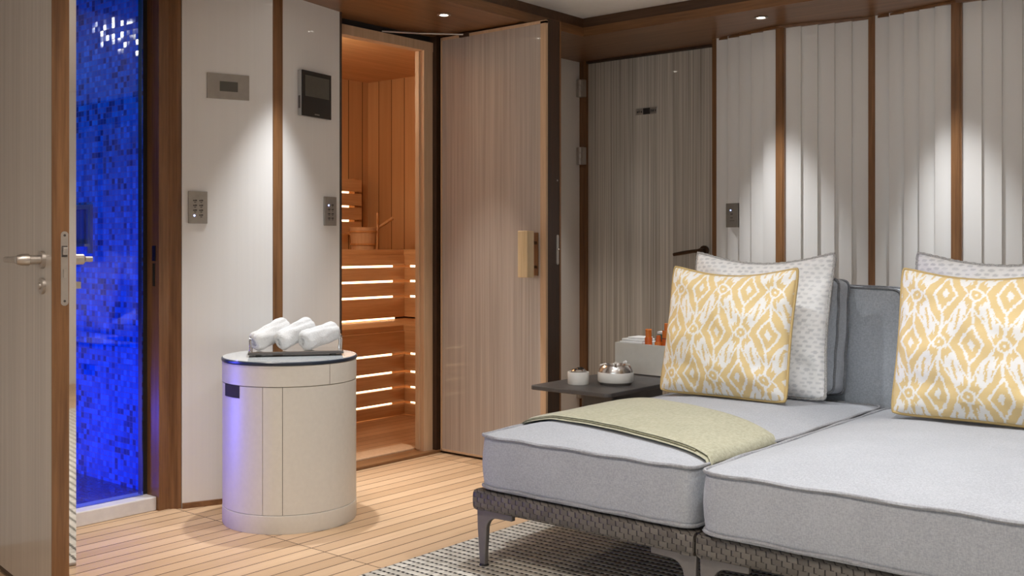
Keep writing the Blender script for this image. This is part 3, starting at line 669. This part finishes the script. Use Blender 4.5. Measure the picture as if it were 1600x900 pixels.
obj('base', box(-.178, .178, -.078, .078, .008, .018), M['ink'], t, bevel=.002)
obj('mirror_plate', box(-.174, .174, -.074, .074, .0175, .0195), M['mirror'], t)
for s in (-1, 1):
    obj('end_handle', tube(bm_(), [(s*.168, -.062, .018), (s*.170, -.062, .062), (s*.170, -.050, .072), (s*.170, .050, .072), (s*.170, .062, .062), (s*.168, .062, .018)], .0045, 8), M['chrome'], t, sm=50)
def towel_mesh(seed):
    n, seg, Ln, r = 30, 40, .172, .0365; vs, fs = [], []
    for i in range(n+1):
        q = i/n; x = (q-.5)*Ln
        e = min(q, 1-q)*Ln; rr = r*(1 if e > .022 else math.sqrt(max(0, 1-((.022-e)/.022)**2))*.55+.45)
        for k_ in range(seg):
            a_ = 2*PI*k_/seg; w = mnoise.noise(Vector((x*22+seed*7, math.cos(a_)*1.4, math.sin(a_)*1.4)))*.005 + mnoise.noise(Vector((x*60, math.cos(a_)*4+seed, math.sin(a_)*4)))*.0016
            g = -.005*math.exp(-((a_-2.1-.25*math.sin(x*18))/.16)**2)           # the lapped edge of the roll
            vs.append((x, (rr+w+g)*math.cos(a_), (rr+w+g)*math.sin(a_)*1.06))
    for i in range(n):
        for k_ in range(seg): fs.append((i*seg+k_, i*seg+(k_+1) % seg, (i+1)*seg+(k_+1) % seg, (i+1)*seg+k_))
    for base, x, dirn in ((0, -Ln/2, 1), (n*seg, Ln/2, -1)):                     # coiled ends
        prev = [base+k_ for k_ in range(seg)]
        for ring in range(1, 9):
            q = 1-ring/9; cur = []
            for k_ in range(seg):
                v = Vector(vs[base+k_]); sp = math.sin((ring + k_/seg)*PI)
                cur.append(len(vs)); vs.append((x + dirn*(.004+.003*sp), v.y*q, v.z*q))
            for k_ in range(seg):
                f_ = (prev[k_], prev[(k_+1) % seg], cur[(k_+1) % seg], cur[k_]); fs.append(f_[::-1] if dirn == 1 else f_)
            prev = cur
        fs.append(tuple(prev) if dirn == -1 else tuple(prev[::-1]))
    return vs, fs
for i, lab in enumerate(('rolled white towel nearest the shower, at the low end of the tray', 'rolled white towel in the middle of the mirrored tray', 'rolled white towel nearest the sauna, against the tray handle')):
    vs, fs = towel_mesh(i)
    tw = pydata('rolled_towel', vs, fs, M['towel'])
    lx = (-.096, -.003, .090)[i]; tilt = (-.36, -.34, -.20)[i]; yaw = math.radians((38, 38, 36)[i]); hz = (.0815, .0810, .0705)[i]
    mw = Matrix.Translation((*TC, .6253)) @ Matrix.Rotation(TA, 4, 'Z') @ Matrix.Translation((lx, 0, hz)) @ Matrix.Rotation(yaw, 4, 'Z') @ Matrix.Rotation(tilt, 4, 'Y')
    tw.matrix_world = mw; tag(tw, lab, 'towel', 'rolled towels on the tray')

# ================================================================== RUG, SOFA
tag(obj('area_rug', box(-2.47, .9, 1.0, 4.35, 0, .011), M['rug'], bevel=.004), 'beige braided rug with dark dashes under the sofa', 'rug')
def sofa_frame(x0, x1, label):
    w = x1-x0; t = thing('sofa_frame', label, 'sofa frame', (x0, 2.505, .011)); D = 1.70; z0, z1 = .182, .246
    bm = bm_(); n = 10
    def rail(p, q):      # rounded rail section swept from p to q
        p, q = Vector((*p, 0)), Vector((*q, 0)); d_ = (q-p).normalized(); s_ = Vector((d_.y, -d_.x, 0)); prof = []
        for i in range(24):
            a_ = 2*PI*i/24; cx_, cz_ = math.cos(a_), math.sin(a_); prof.append((math.copysign(abs(cx_)**.45, cx_)*.028, math.copysign(abs(cz_)**.55, cz_)*(z1-z0)/2))
        A = [bm.verts.new(p+s_*u+Vector((0,0,(z0+z1)/2+v))) for u, v in prof]; B = [bm.verts.new(q+s_*u+Vector((0,0,(z0+z1)/2+v))) for u, v in prof]
        fs = [bm.faces.new(A), bm.faces.new(B[::-1])] + [bm.faces.new((A[i], B[i], B[(i+1) % 24], A[(i+1) % 24])) for i in range(24)]
        bmesh.ops.recalc_face_normals(bm, faces=fs)
    rail((.002, .028), (w-.002, .028)); rail((.002, D-.028), (w-.002, D-.028)); rail((.028, .004), (.028, D-.004)); rail((w-.028, .004), (w-.028, D-.004))
    obj('woven_rail', bm, M['weave'], t, sm=50)
    obj('deck', box(.04, w-.04, .04, D-.04, .196, .226), M['alu'], t)
    bm = bm_(); prism(bm, [(.03, 0), (w-.03, 0), (w-.03, .03), (.03, .03)], .20, .62, Matrix.Translation((0, D-.055, 0)))
    obj('woven_back', bm, M['weave'], t, bevel=.008)
    prof = [(.014, 0), (.036, 0), (.038, .05), (.043, .115)]
    for i in range(9):
        a_ = PI - PI/2*i/8; prof.append((.085+.042*math.cos(a_), .118+.042*math.sin(a_)))
    prof += [(.150, .162), (.150, .184), (.002, .184), (.004, .12)]
    for sx in (0, 1):
        for sy in (0, 1):
            mt = Matrix(((-1 if sx else 1, 0, 0, w if sx else 0), (0, 0, 1, (D-.038) if sy else .020), (0, 1, 0, 0), (0, 0, 0, 1)))
            lg = obj('leg', prism(bm_(), prof, 0, .018, mt), M['alu'], t, bevel=.003)
            fx = (w-.026) if sx else .026
            obj('glide', cyl(bm_(), (fx, (D-.028) if sy else .028, 0), (fx, (D-.028) if sy else .028, .006), .016, .014), M['black'], lg)
    return t
sofa_frame(-2.262, -1.448, 'dark woven sofa base under the cushion with the olive throw')
sofa_frame(-1.442, -.40, 'dark woven sofa base under the bare cushion at the picture edge')

def outline(hw, hd, e, n):
    pts = []
    for i in range(n):
        # even spread along a rounded rectangle
        q = i/n*4; side = int(q); f = q-side; f = f*2-1; f = math.copysign(abs(f)**.85, f)
        x, y = ((f, -1), (1, f), (-f, 1), (-1, -f))[side]; m_ = (abs(x)**e+abs(y)**e)**(1/e)
        pts.append((x/m_*hw, y/m_*hd))
    return pts
def cushion(name, w, dpt, h, crown, mat, pmat, parent, e=14, seed=0, wr=.006, mw=None, bulge=.012, belly=None):
    """boxed cushion lying flat, base z=0, crown on the top (and belly below) with piping along both edges; mw stands it up"""
    N = 160; rings = []; mw = mw or Matrix.Identity(4); belly = crown*.25 if belly is None else belly
    def ring(s, z, extra=0):
        out = []
        for (x, y) in outline(w/2, dpt/2, e, N):
            l = math.hypot(x, y); x2, y2 = x*s+x/l*extra, y*s+y/l*extra
            nz = mnoise.noise(Vector((x2*5+seed*3.1, y2*5, z*7)))*wr + mnoise.noise(Vector((x2*17, y2*17+seed, z*15)))*wr*.3
            out.append(Vector((x2 + x/l*nz*(1 if s > .97 else 0), y2 + y/l*nz*(1 if s > .97 else 0), z + (nz if s <= 1 else 0)*min(1, (1.02-s)*6))))
        return out
    S = [.02, .15, .3, .45, .6, .72, .82, .9, .95, .985]
    for s in S: rings.append([Vector((v.x, v.y, -belly*(1-s**3))) for v in ring(s, 0)])
    for q in (0, .12, .3, .5, .7, .88, 1): rings.append(ring(1, h*q, bulge*math.sin(PI*q)))
    for s in S[::-1]: rings.append(ring(s, h + crown*(1-s**3.2)))
    vs = [v for r in rings for v in r]; fs = []
    for i in range(len(rings)-1):
        for k_ in range(N): fs.append((i*N+k_, i*N+(k_+1) % N, (i+1)*N+(k_+1) % N, (i+1)*N+k_))
    fs.append(tuple(range(N))[::-1]); fs.append(tuple((len(rings)-1)*N+k_ for k_ in range(N)))
    o = pydata(name, [mw @ v for v in vs], fs, mat, parent)
    i0, i1 = len(S), len(S)+6
    for i in (i0, i1):
        pts = [mw @ Vector((v.x*(1+.004/abs(w/2)), v.y*(1+.004/abs(dpt/2)), v.z + (.008 if i == i0 else 0) + .0018*math.sin(k_*.7+seed))) for k_, v in enumerate(rings[i])]
        obj('piping', tube(bm_(), pts, .0055, 6, True), pmat, o, sm=60)
    return o
def place(o, loc, label, cat, group=None): o.location = loc; return tag(o, label, cat, group)
SZ = .011+.252
c1 = cushion('seat_cushion', .786, 1.42, .170, .041, M['linen'], M['linen_pipe'], None, seed=1, belly=.0, e=26, wr=.0035, bulge=.009)
place(c1, (-1.853, 3.228, SZ), 'thick grey linen seat cushion under the olive throw', 'seat cushion', 'grey seat cushions')
c2 = cushion('seat_cushion', .976, 1.43, .170, .044, M['linen'], M['linen_pipe'], None, seed=2, belly=.0, e=26, wr=.0035, bulge=.009)
place(c2, (-.940, 3.212, SZ), 'thick bare grey linen seat cushion at the picture edge', 'seat cushion', 'grey seat cushions')
def seat_z(x, y, c=(-1.853, 3.228), hw=.786/2, hd=.71, crown=.041):
    u, v = abs(x-c[0])/hw, abs(y-c[1])/hd; s = min(1, (u**26+v**26)**(1/26)); return SZ+.170+crown*(1-s**3.2)
def upright(lean, rz=0):  # flat cushion -> standing, its crown facing -y
    return Matrix.Rotation(rz, 4, 'Z') @ Matrix.Rotation(PI/2-lean, 4, 'X')
def back_cushion(w, hgt, th, loc, lean, label, seed, rz=0):
    mw = upright(lean, rz) @ Matrix.Translation((0, hgt/2, -th/2))
    o = cushion('back_cushion', w, hgt, th, .022, M['linen_dark'], M['slate_pipe'], None, e=18, seed=seed, mw=mw, bulge=.006, wr=.007, belly=.004)
    return place(o, loc, label, 'back cushion', 'slate back cushions')
back_cushion(.76, .60, .10, (-1.795, 4.065, .275), .0, 'slate back cushion at the woven back behind the throw end of sofa', 5)
back_cushion(.96, .60, .10, (-.905, 4.065, .275), .0, 'slate back cushion behind the pillows at the picture edge', 6)
back_cushion(.50, .44, .105, (-1.862, 3.892, .474), .12, 'smaller slate cushion standing just behind the white spotted pillow', 7)

# ---- throw across the first seat
def throw_pt(u, v, lift):
    """u 0..1 across the seat from its outer side to the gap, v 0..1 from front edge to back edge"""
    u_ = u*1.13-.10
    xa, xb = -2.247, -1.463
    yf = 2.745 + (2.600-2.745)*max(0, u_) + .07*math.sin(max(0, min(1, u_))*PI)*.55; yb = 3.300 + (3.030-3.300)*max(0, u_) + .02*math.sin(max(0, min(1, u_))*PI)
    y = yf + (yb-yf)*v; x = xa + (xb-xa)*u_
    if u_ < 0: x = xa - .026 - lift*.6; z = seat_z(xa, y) + u_*1.4; return Vector((x, y, z))
    if u_ > 1: return Vector((xb + (u_-1)*.42, y, seat_z(xb, y) + lift - (u_-1)*.75))
    return Vector((x, y, seat_z(x, y) + lift + .0025*mnoise.noise(Vector((x*9, y*9, 1)))))
def throw_layer(name, lift, th, dv, mat, parent=None):
    nu, nv = 70, 34; vs, fs = [], []
    for lay in (0, 1):
        for i in range(nu+1):
            for j in range(nv+1):
                v = dv + (1-dv)*j/nv; e = min(j, nv-j)/3.
                hh = th/2 + (th/2)*(math.sqrt(max(0, 1-(1-min(1, e))**2)))*(1 if lay else -1)
                vs.append(throw_pt(i/nu, v, lift+hh))
    st = (nu+1)*(nv+1)
    for i in range(nu):
        for j in range(nv):
            q = [i*(nv+1)+j, i*(nv+1)+j+1, (i+1)*(nv+1)+j+1, (i+1)*(nv+1)+j]; fs.append(tuple(q)); fs.append(tuple(x+st for x in q[::-1]))
    for i in range(nu):
        for j in (0, nv):
            q = (i*(nv+1)+j, (i+1)*(nv+1)+j, (i+1)*(nv+1)+j+st, i*(nv+1)+j+st); fs.append(q)
    for j in range(nv):
        for i in (0, nu):
            q = (i*(nv+1)+j, i*(nv+1)+j+1, i*(nv+1)+j+1+st, i*(nv+1)+j+st); fs.append(q)
    return pydata(name, vs, fs, mat, parent)
th = throw_layer('throw_blanket', .0145, .008, .03, M['throw']); tag(th, 'folded olive wool throw laid across the grey seat cushion', 'throw blanket')
throw_layer('under_fold', .0055, .008, .0, M['throw'], th)
obj('stitched_edge', tube(bm_(), [throw_pt(.09+.83*i/60, .022, .0145) for i in range(61)], .0028, 6), M['throw_edge'], th)

# ---- scatter pillows
def ikat(u, v, W_=.196, H_=.163):
    """gold and cream ikat lattice; u, v in metres"""
    r = np.random.RandomState(3); jit = r.rand(4096)-.5; jit2 = r.rand(4096)-.5
    col_ = np.floor((u+9)/.0042).astype(int) % 4096; row_ = np.floor((v+9)/.0050).astype(int) % 4096
    v2 = v + jit[col_]*.0065 + .003*np.sin(u*95+1); u2 = u + jit2[row_]*.0028 + .0025*np.sin(v*70)
    a_ = u2/(W_/2); b_ = v2/H_
    ia, ib = np.round(a_), np.round(b_); odd = (np.abs(ia+ib) % 2) > .5
    da, db = a_-ia, b_-ib
    flip = odd & (np.abs(da) > np.abs(db)); ia = np.where(flip, ia+np.sign(da), ia)
    flip2 = odd & ~flip; ib = np.where(flip2, ib+np.sign(db), ib)
    da, db = np.abs(a_-ia), np.abs(b_-ib); D = da+db
    g = np.ones_like(D)
    W0 = lambda m: np.where(m, 0, g)
    g = W0(D < .12); g = W0((D > .33) & (D < .43)); g = W0((D > .70) & (D < .775))
    # cream leaves lying between neighbouring diamonds, a gold vein in each
    la, lb = (da-.5), (db-.5); sk = la + lb*.45
    g = W0((sk/.175)**2 + (lb/.34)**2 < 1); g = np.where((np.abs(sk+.02) < .035) & (lb > -.20) & (lb < .16), 1, g)
    # trunks above and below each diamond: fine cream lines in gold
    g = W0((da < .050) & (db > .42)); g = W0((np.abs(da-.20-.12*(1-db)) < .040) & (db > .55))
    for rm in (np.hypot((1-da)*W_/2, db*H_), np.hypot(da*W_/2, (1-db)*H_)):
        g = np.where(rm < .023, 0, g); g = np.where(rm < .0155, 1, g); g = np.where(rm < .0045, 0, g)
    return g
def pillow(name, w, h, T, mat, pmat, n, pattern, bow=(.05, .085, .02), seed=0, pr=.0055, twist=False):
    """standing scatter pillow, base z=0, front at -y"""
    g = np.linspace(-1, 1, n+1); g = np.sign(g)*np.abs(g)**.9; U, V = np.meshgrid(g, g, indexing='ij')
    X = w/2*U*(1-bow[0]*(1-V**2)*U**2)
    cf = 1-.035*np.abs(U*V)**7; X = X*cf; bz = np.where(V > 0, bow[1], bow[2]); Z = h/2*V*(1-bz*(1-U**2)*V**2)*cf + h/2
    t_ = T/2*np.power(np.clip((1-U**2)*(1-V**2), 0, 1), .46)*(1-.12*(V > 0)*V)
    wrk = np.zeros_like(t_)
    for i in range(n+1):
        for j in range(n+1):
            p = Vector((X[i, j]*7+seed, Z[i, j]*7, seed*2.)); wrk[i, j] = mnoise.noise(p)*.015 + mnoise.noise(p*2.6)*.007
    rad = np.hypot(U, V)
    th_ = np.arctan2(V, U); pinch = .007*np.sin(th_*14+seed)*np.clip(rad-.75, 0, 1)*np.clip(1.42-rad, 0, 1)*5*np.minimum(1, (1-np.maximum(abs(U), abs(V)))*9)
    fac = np.minimum(1, (1-np.maximum(abs(U), abs(V)))*5)
    F_ = -(t_+wrk*fac+pinch); B_ = t_+wrk*fac*.6
    nn = (n+1)**2
    vs = np.concatenate([np.stack([X, F_, Z], -1).reshape(-1, 3), np.stack([X, B_, Z], -1).reshape(-1, 3)])
    fs = []
    for i in range(n):
        for j in range(n):
            q = (i*(n+1)+j, (i+1)*(n+1)+j, (i+1)*(n+1)+j+1, i*(n+1)+j+1); fs.append(q); fs.append(tuple(x+nn for x in q[::-1]))
    root = pydata(name, vs, fs, mat)
    col = pattern(np.concatenate([X.ravel(), X.ravel()]), np.concatenate([Z.ravel(), Z.ravel()]))
    at_ = root.data.color_attributes.new('print', 'FLOAT_COLOR', 'POINT'); at_.data.foreach_set('color', np.concatenate([col, np.ones((len(col), 1))], 1).ravel())
    ed = [(i, 0) for i in range(0, n, 2)]+[(n, j) for j in range(0, n, 2)]+[(i, n) for i in range(n, 0, -2)]+[(0, j) for j in range(n, 0, -2)]
    pts = [(X[i, j]*1.006, 0, (Z[i, j]-h/2)*1.006+h/2) for i, j in ed]
    obj('piping', tube(bm_(), pts, [pr*(1+.22*math.sin(k_*2.2)) for k_ in range(len(pts))] if twist else pr, 7, True), pmat, root, sm=60)
    return root
def ikat_col(u, v):
    g = ikat(u, v-.235)[:, None]; return g*np.array([[.72, .54, .255]]) + (1-g)*np.array([[.80, .785, .755]])
def spot_col(u, v):
    r = np.random.RandomState(8); P = r.rand(4096)
    RH, CW = .0165, .030; row = np.floor((v+3)/RH); uu = u + .5*CW*(row % 2) + (P[(row.astype(int)*7) % 4096]-.5)*.010
    c_ = np.floor((uu+3)/CW); k_ = (row*131+c_*17).astype(int) % 4096
    du = (uu+3)/CW-c_-.5+(P[k_]-.5)*.25; dv = (v+3)/RH-row-.5+(P[(k_*3) % 4096]-.5)*.3
    m_ = ((du/.33)**2+(dv/.29)**2 < .6+.8*P[(k_*5) % 4096])[:, None].astype(float)*(.55+.45*P[(k_*11) % 4096])[:, None]
    return (1-m_)*np.array([[.90, .90, .90]]) + m_*np.array([[.64, .65, .665]])
def lean(o, loc, ang_, rz=0.): o.location = loc; o.rotation_euler = (-ang_, 0, rz); return o
y1 = pillow('scatter_pillow', .53, .50, .175, M['ikat'], M['gold_pipe'], 200, ikat_col, seed=1, bow=(.04, .17, .02))
w1 = pillow('scatter_pillow', .60, .56, .16, M['spot'], M['grey_cord'], 130, spot_col, seed=2, bow=(.07, .19, .02), pr=.006, twist=True)
y2 = dup(y1); w2 = dup(w1)
tag(lean(y1, (-1.908, 3.500, .479), .22), 'gold ikat pillow leaning on a white pillow, behind the olive throw', 'pillow', 'gold ikat pillows')
tag(lean(y2, (-1.000, 3.49, .485), .22), 'gold ikat pillow on the bare seat at the picture edge', 'pillow', 'gold ikat pillows')
tag(lean(w1, (-1.878, 3.70, .471), .17), 'white grey-spotted pillow between the gold pillow and small slate cushion', 'pillow', 'white spotted pillows')
tag(lean(w2, (-.985, 3.70, .475), .17), 'white grey-spotted pillow behind the gold pillow at the picture edge', 'pillow', 'white spotted pillows')

# ================================================================== SIDE TABLE AND WHAT STANDS ON IT
t = thing('side_table', 'dark grey low side table with thin top beside the sofa', 'side table', (-2.60, 3.88, 0))
def rrect(x0, x1, y0, y1, r, n=6):
    p = []
    for cx_, cy_, a0 in ((x1-r, y0+r, -PI/2), (x1-r, y1-r, 0), (x0+r, y1-r, PI/2), (x0+r, y0+r, PI)):
        for i in range(n+1): a_ = a0+PI/2*i/n; p.append((cx_+r*math.cos(a_), cy_+r*math.sin(a_)))
    return p
obj('top', prism(bm_(), rrect(-.195, .215, -.425, .425, .025), .432, .45), M['table'], t, bevel=.003)
obj('column', prism(bm_(), rrect(-.09, .09, -.20, .20, .02), .03, .432), M['table'], t, bevel=.002)
obj('base', prism(bm_(), rrect(-.18, .18, -.36, .36, .03), .011, .03), M['table'], t, bevel=.003)
TZ = .4503
t = thing('storage_cup', 'small white cup with metal rim at table corner', 'cup', (-2.655, 3.62, TZ))
obj('body', lathe(bm_(), [(0, 0), (.044, 0), (.0455, .003), (.0465, .050), (.045, .053), (.040, .053), (.039, .042), (0, .042)], 40), M['ceramic'], t, sm=40)
obj('rim', lathe(bm_(), [(.030, .042), (.034, .058), (.028, .064), (.018, .062), (.016, .044)], 28), M['chrome'], t, sm=40)
obj('knob', lathe(bm_(), [(0, .060), (.012, .060), (.018, .066), (.012, .072), (0, .073)], 20, (.006, .004, 0)), M['screen'], t, sm=40)
t = thing('ashtray', 'wide white ashtray with chrome bowl on the dark table', 'ashtray', (-2.53, 3.72, TZ))
obj('foot', lathe(bm_(), [(0, 0), (.066, 0), (.071, .010), (.060, .014), (0, .014)], 44), M['alu'], t, sm=40)
obj('body', lathe(bm_(), [(.055, .011), (.074, .011), (.077, .016), (.077, .050), (.075, .053), (.062, .053), (.062, .02)], 44), M['ceramic'], t, sm=40)
b = obj('bowl', lathe(bm_(), [(.0745, .052), (.073, .062), (.068, .074), (.060, .083), (.051, .085), (.047, .074), (.038, .064), (0, .062)], 44), M['bowl'], t, sm=30)
for i in range(4):
    a_ = .6+i*PI/2; obj('rest', cyl(bm_(), (.040*math.cos(a_), .040*math.sin(a_), .086), (.066*math.cos(a_), .066*math.sin(a_), .080), .006, .005, 10), M['steel'], b, sm=40)
tag(obj('cigarette_stub', cyl(bm_(), (-2.512, 3.757, .5402), (-2.498, 3.752, .5467), .0055, seg=10), M['paper']), 'white stub lying on the chrome ashtray rim', 'stub')
t = thing('organiser_box', 'grey open leather box at the back of the dark table', 'box', (-2.610, 4.10, TZ), math.radians(-2))
x0, x1, y0, y1_, hb = -.150, .150, -.05, .11, .142
bm = bm_(); bx(bm, x0, x1, y0, y0+.006, 0, hb); bx(bm, x0, x1, y1_-.006, y1_, 0, hb); bx(bm, x0, x0+.006, y0+.006, y1_-.006, 0, hb); bx(bm, x1-.006, x1, y0+.006, y1_-.006, 0, hb); bx(bm, x0+.006, x1-.006, y0+.006, y1_-.006, 0, .006)
obj('walls', bm, M['greybox'], t)
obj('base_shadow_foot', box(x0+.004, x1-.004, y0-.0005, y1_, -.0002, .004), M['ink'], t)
obj('end_edge', box(x1-.001, x1+.004, y0+.0, y1_, .0, hb-.004), M['brown_board'], t)
def bpt(x, y, z): return (Matrix.Translation((-2.610, 4.10, TZ)) @ Matrix.Rotation(math.radians(-2), 4, 'Z')) @ Vector((x, y, z))
# white tissue stack
p = bpt(-.075, .03, .008); t = thing('tissue_stack', 'stack of white folded tissues in the grey box', 'tissues', p, math.radians(-2))
bm = bm_(); prism(bm, [(-.065, -.06), (.068, -.064), (.066, .055), (-.063, .058)], 0, .140); prism(bm, [(-.055, -.055), (.066, -.050), (.058, .055), (-.050, .050)], .1405, .152); prism(bm, [(-.030, -.045), (.064, -.040), (.052, .05), (-.030, .045)], .1525, .160)
obj('folded_sheets', bm, M['paper'], t, bevel=.004)
def bottle(x, y, h, r, label, style):
    p = bpt(x, y, .0066); t = thing('bottle', label, 'bottle', p, 0, 'orange bottles in the box')
    if style == 'cap':
        obj('body', lathe(bm_(), [(0, 0), (r, 0), (r, h*.80), (r*.92, h*.815), (0, h*.815)], 24), M['orange_dark'], t, sm=40)
        obj('cap', lathe(bm_(), [(0, h*.81), (r*.82, h*.81), (r*.86, h*.97), (r*.95, h*.975), (r*.80, h), (0, h)], 24), M['orange'], t, sm=40)
    elif style == 'cone':
        obj('body', lathe(bm_(), [(0, 0), (r, 0), (r*1.02, h*.80), (r*.9, h*.83), (0, h*.83)], 24), M['orange'], t, sm=40)
        obj('cap', lathe(bm_(), [(0, h*.825), (r*.78, h*.825), (r*.52, h*.99), (0, h)], 24), M['orange_dark'], t, sm=40)
    else:
        obj('body', lathe(bm_(), [(0, 0), (r, 0), (r, h*.70), (0, h*.70)], 28), M['orange_dark'], t, sm=40); obj('band', lathe(bm_(), [(0, h*.70), (r*.99, h*.70), (r*.99, h*.715), (0, h*.715)], 28), M['plum'], t, sm=40)
        obj('shoulder', lathe(bm_(), [(0, h*.715), (r*.96, h*.715), (r*.96, h*.86), (0, h*.86)], 28), M['orange'], t, sm=40); obj('cap', lathe(bm_(), [(0, h*.86), (r*.60, h*.86), (r*.60, h*.995), (r*.55, h), (0, h)], 28), M['orange'], t, sm=40)
bottle(.020, -.022, .205, .017, 'slim orange bottle with flanged cap beside the tissues', 'cap')
bottle(.075, -.022, .180, .018, 'short orange bottle with tapering cap in the box', 'cone')
bottle(.118, -.012, .235, .026, 'tall stepped orange bottle at the pillow end of the box', 'step')
for i, x in enumerate((.045, .088)):
    p = bpt(x, .055, .0066); t = thing('carton', ('teal carton between the two small orange bottles', 'teal carton between the short and the tall orange bottle')[i], 'carton', p, math.radians(-2), 'teal cartons in the box')
    obj('body', box(-.018, .018, -.016, .016, 0, .178), M['teal'], t, bevel=.002); obj('lid', box(-.0185, .0185, -.0165, .0165, .178, .190), M['paper'], t, bevel=.002)
p = bpt(.128, .088, .0066); t = thing('menu_folder', 'dark brown leather folder standing upright in the box', 'folder', p, math.radians(-2))
mt = Matrix.Translation((0, 0, 0)) @ Matrix.Rotation(math.radians(4), 4, 'Y')
obj('cover', prism(bm_(), [(-.012, -.004), (.10, -.004), (.10, .004), (-.012, .004)], 0, .290, mt), M['brown_board'], t, bevel=.002)
obj('pages', prism(bm_(), [(-.008, .0042), (.097, .0042), (.097, .0082), (-.008, .0082)], .004, .286, mt), M['paper'], t)
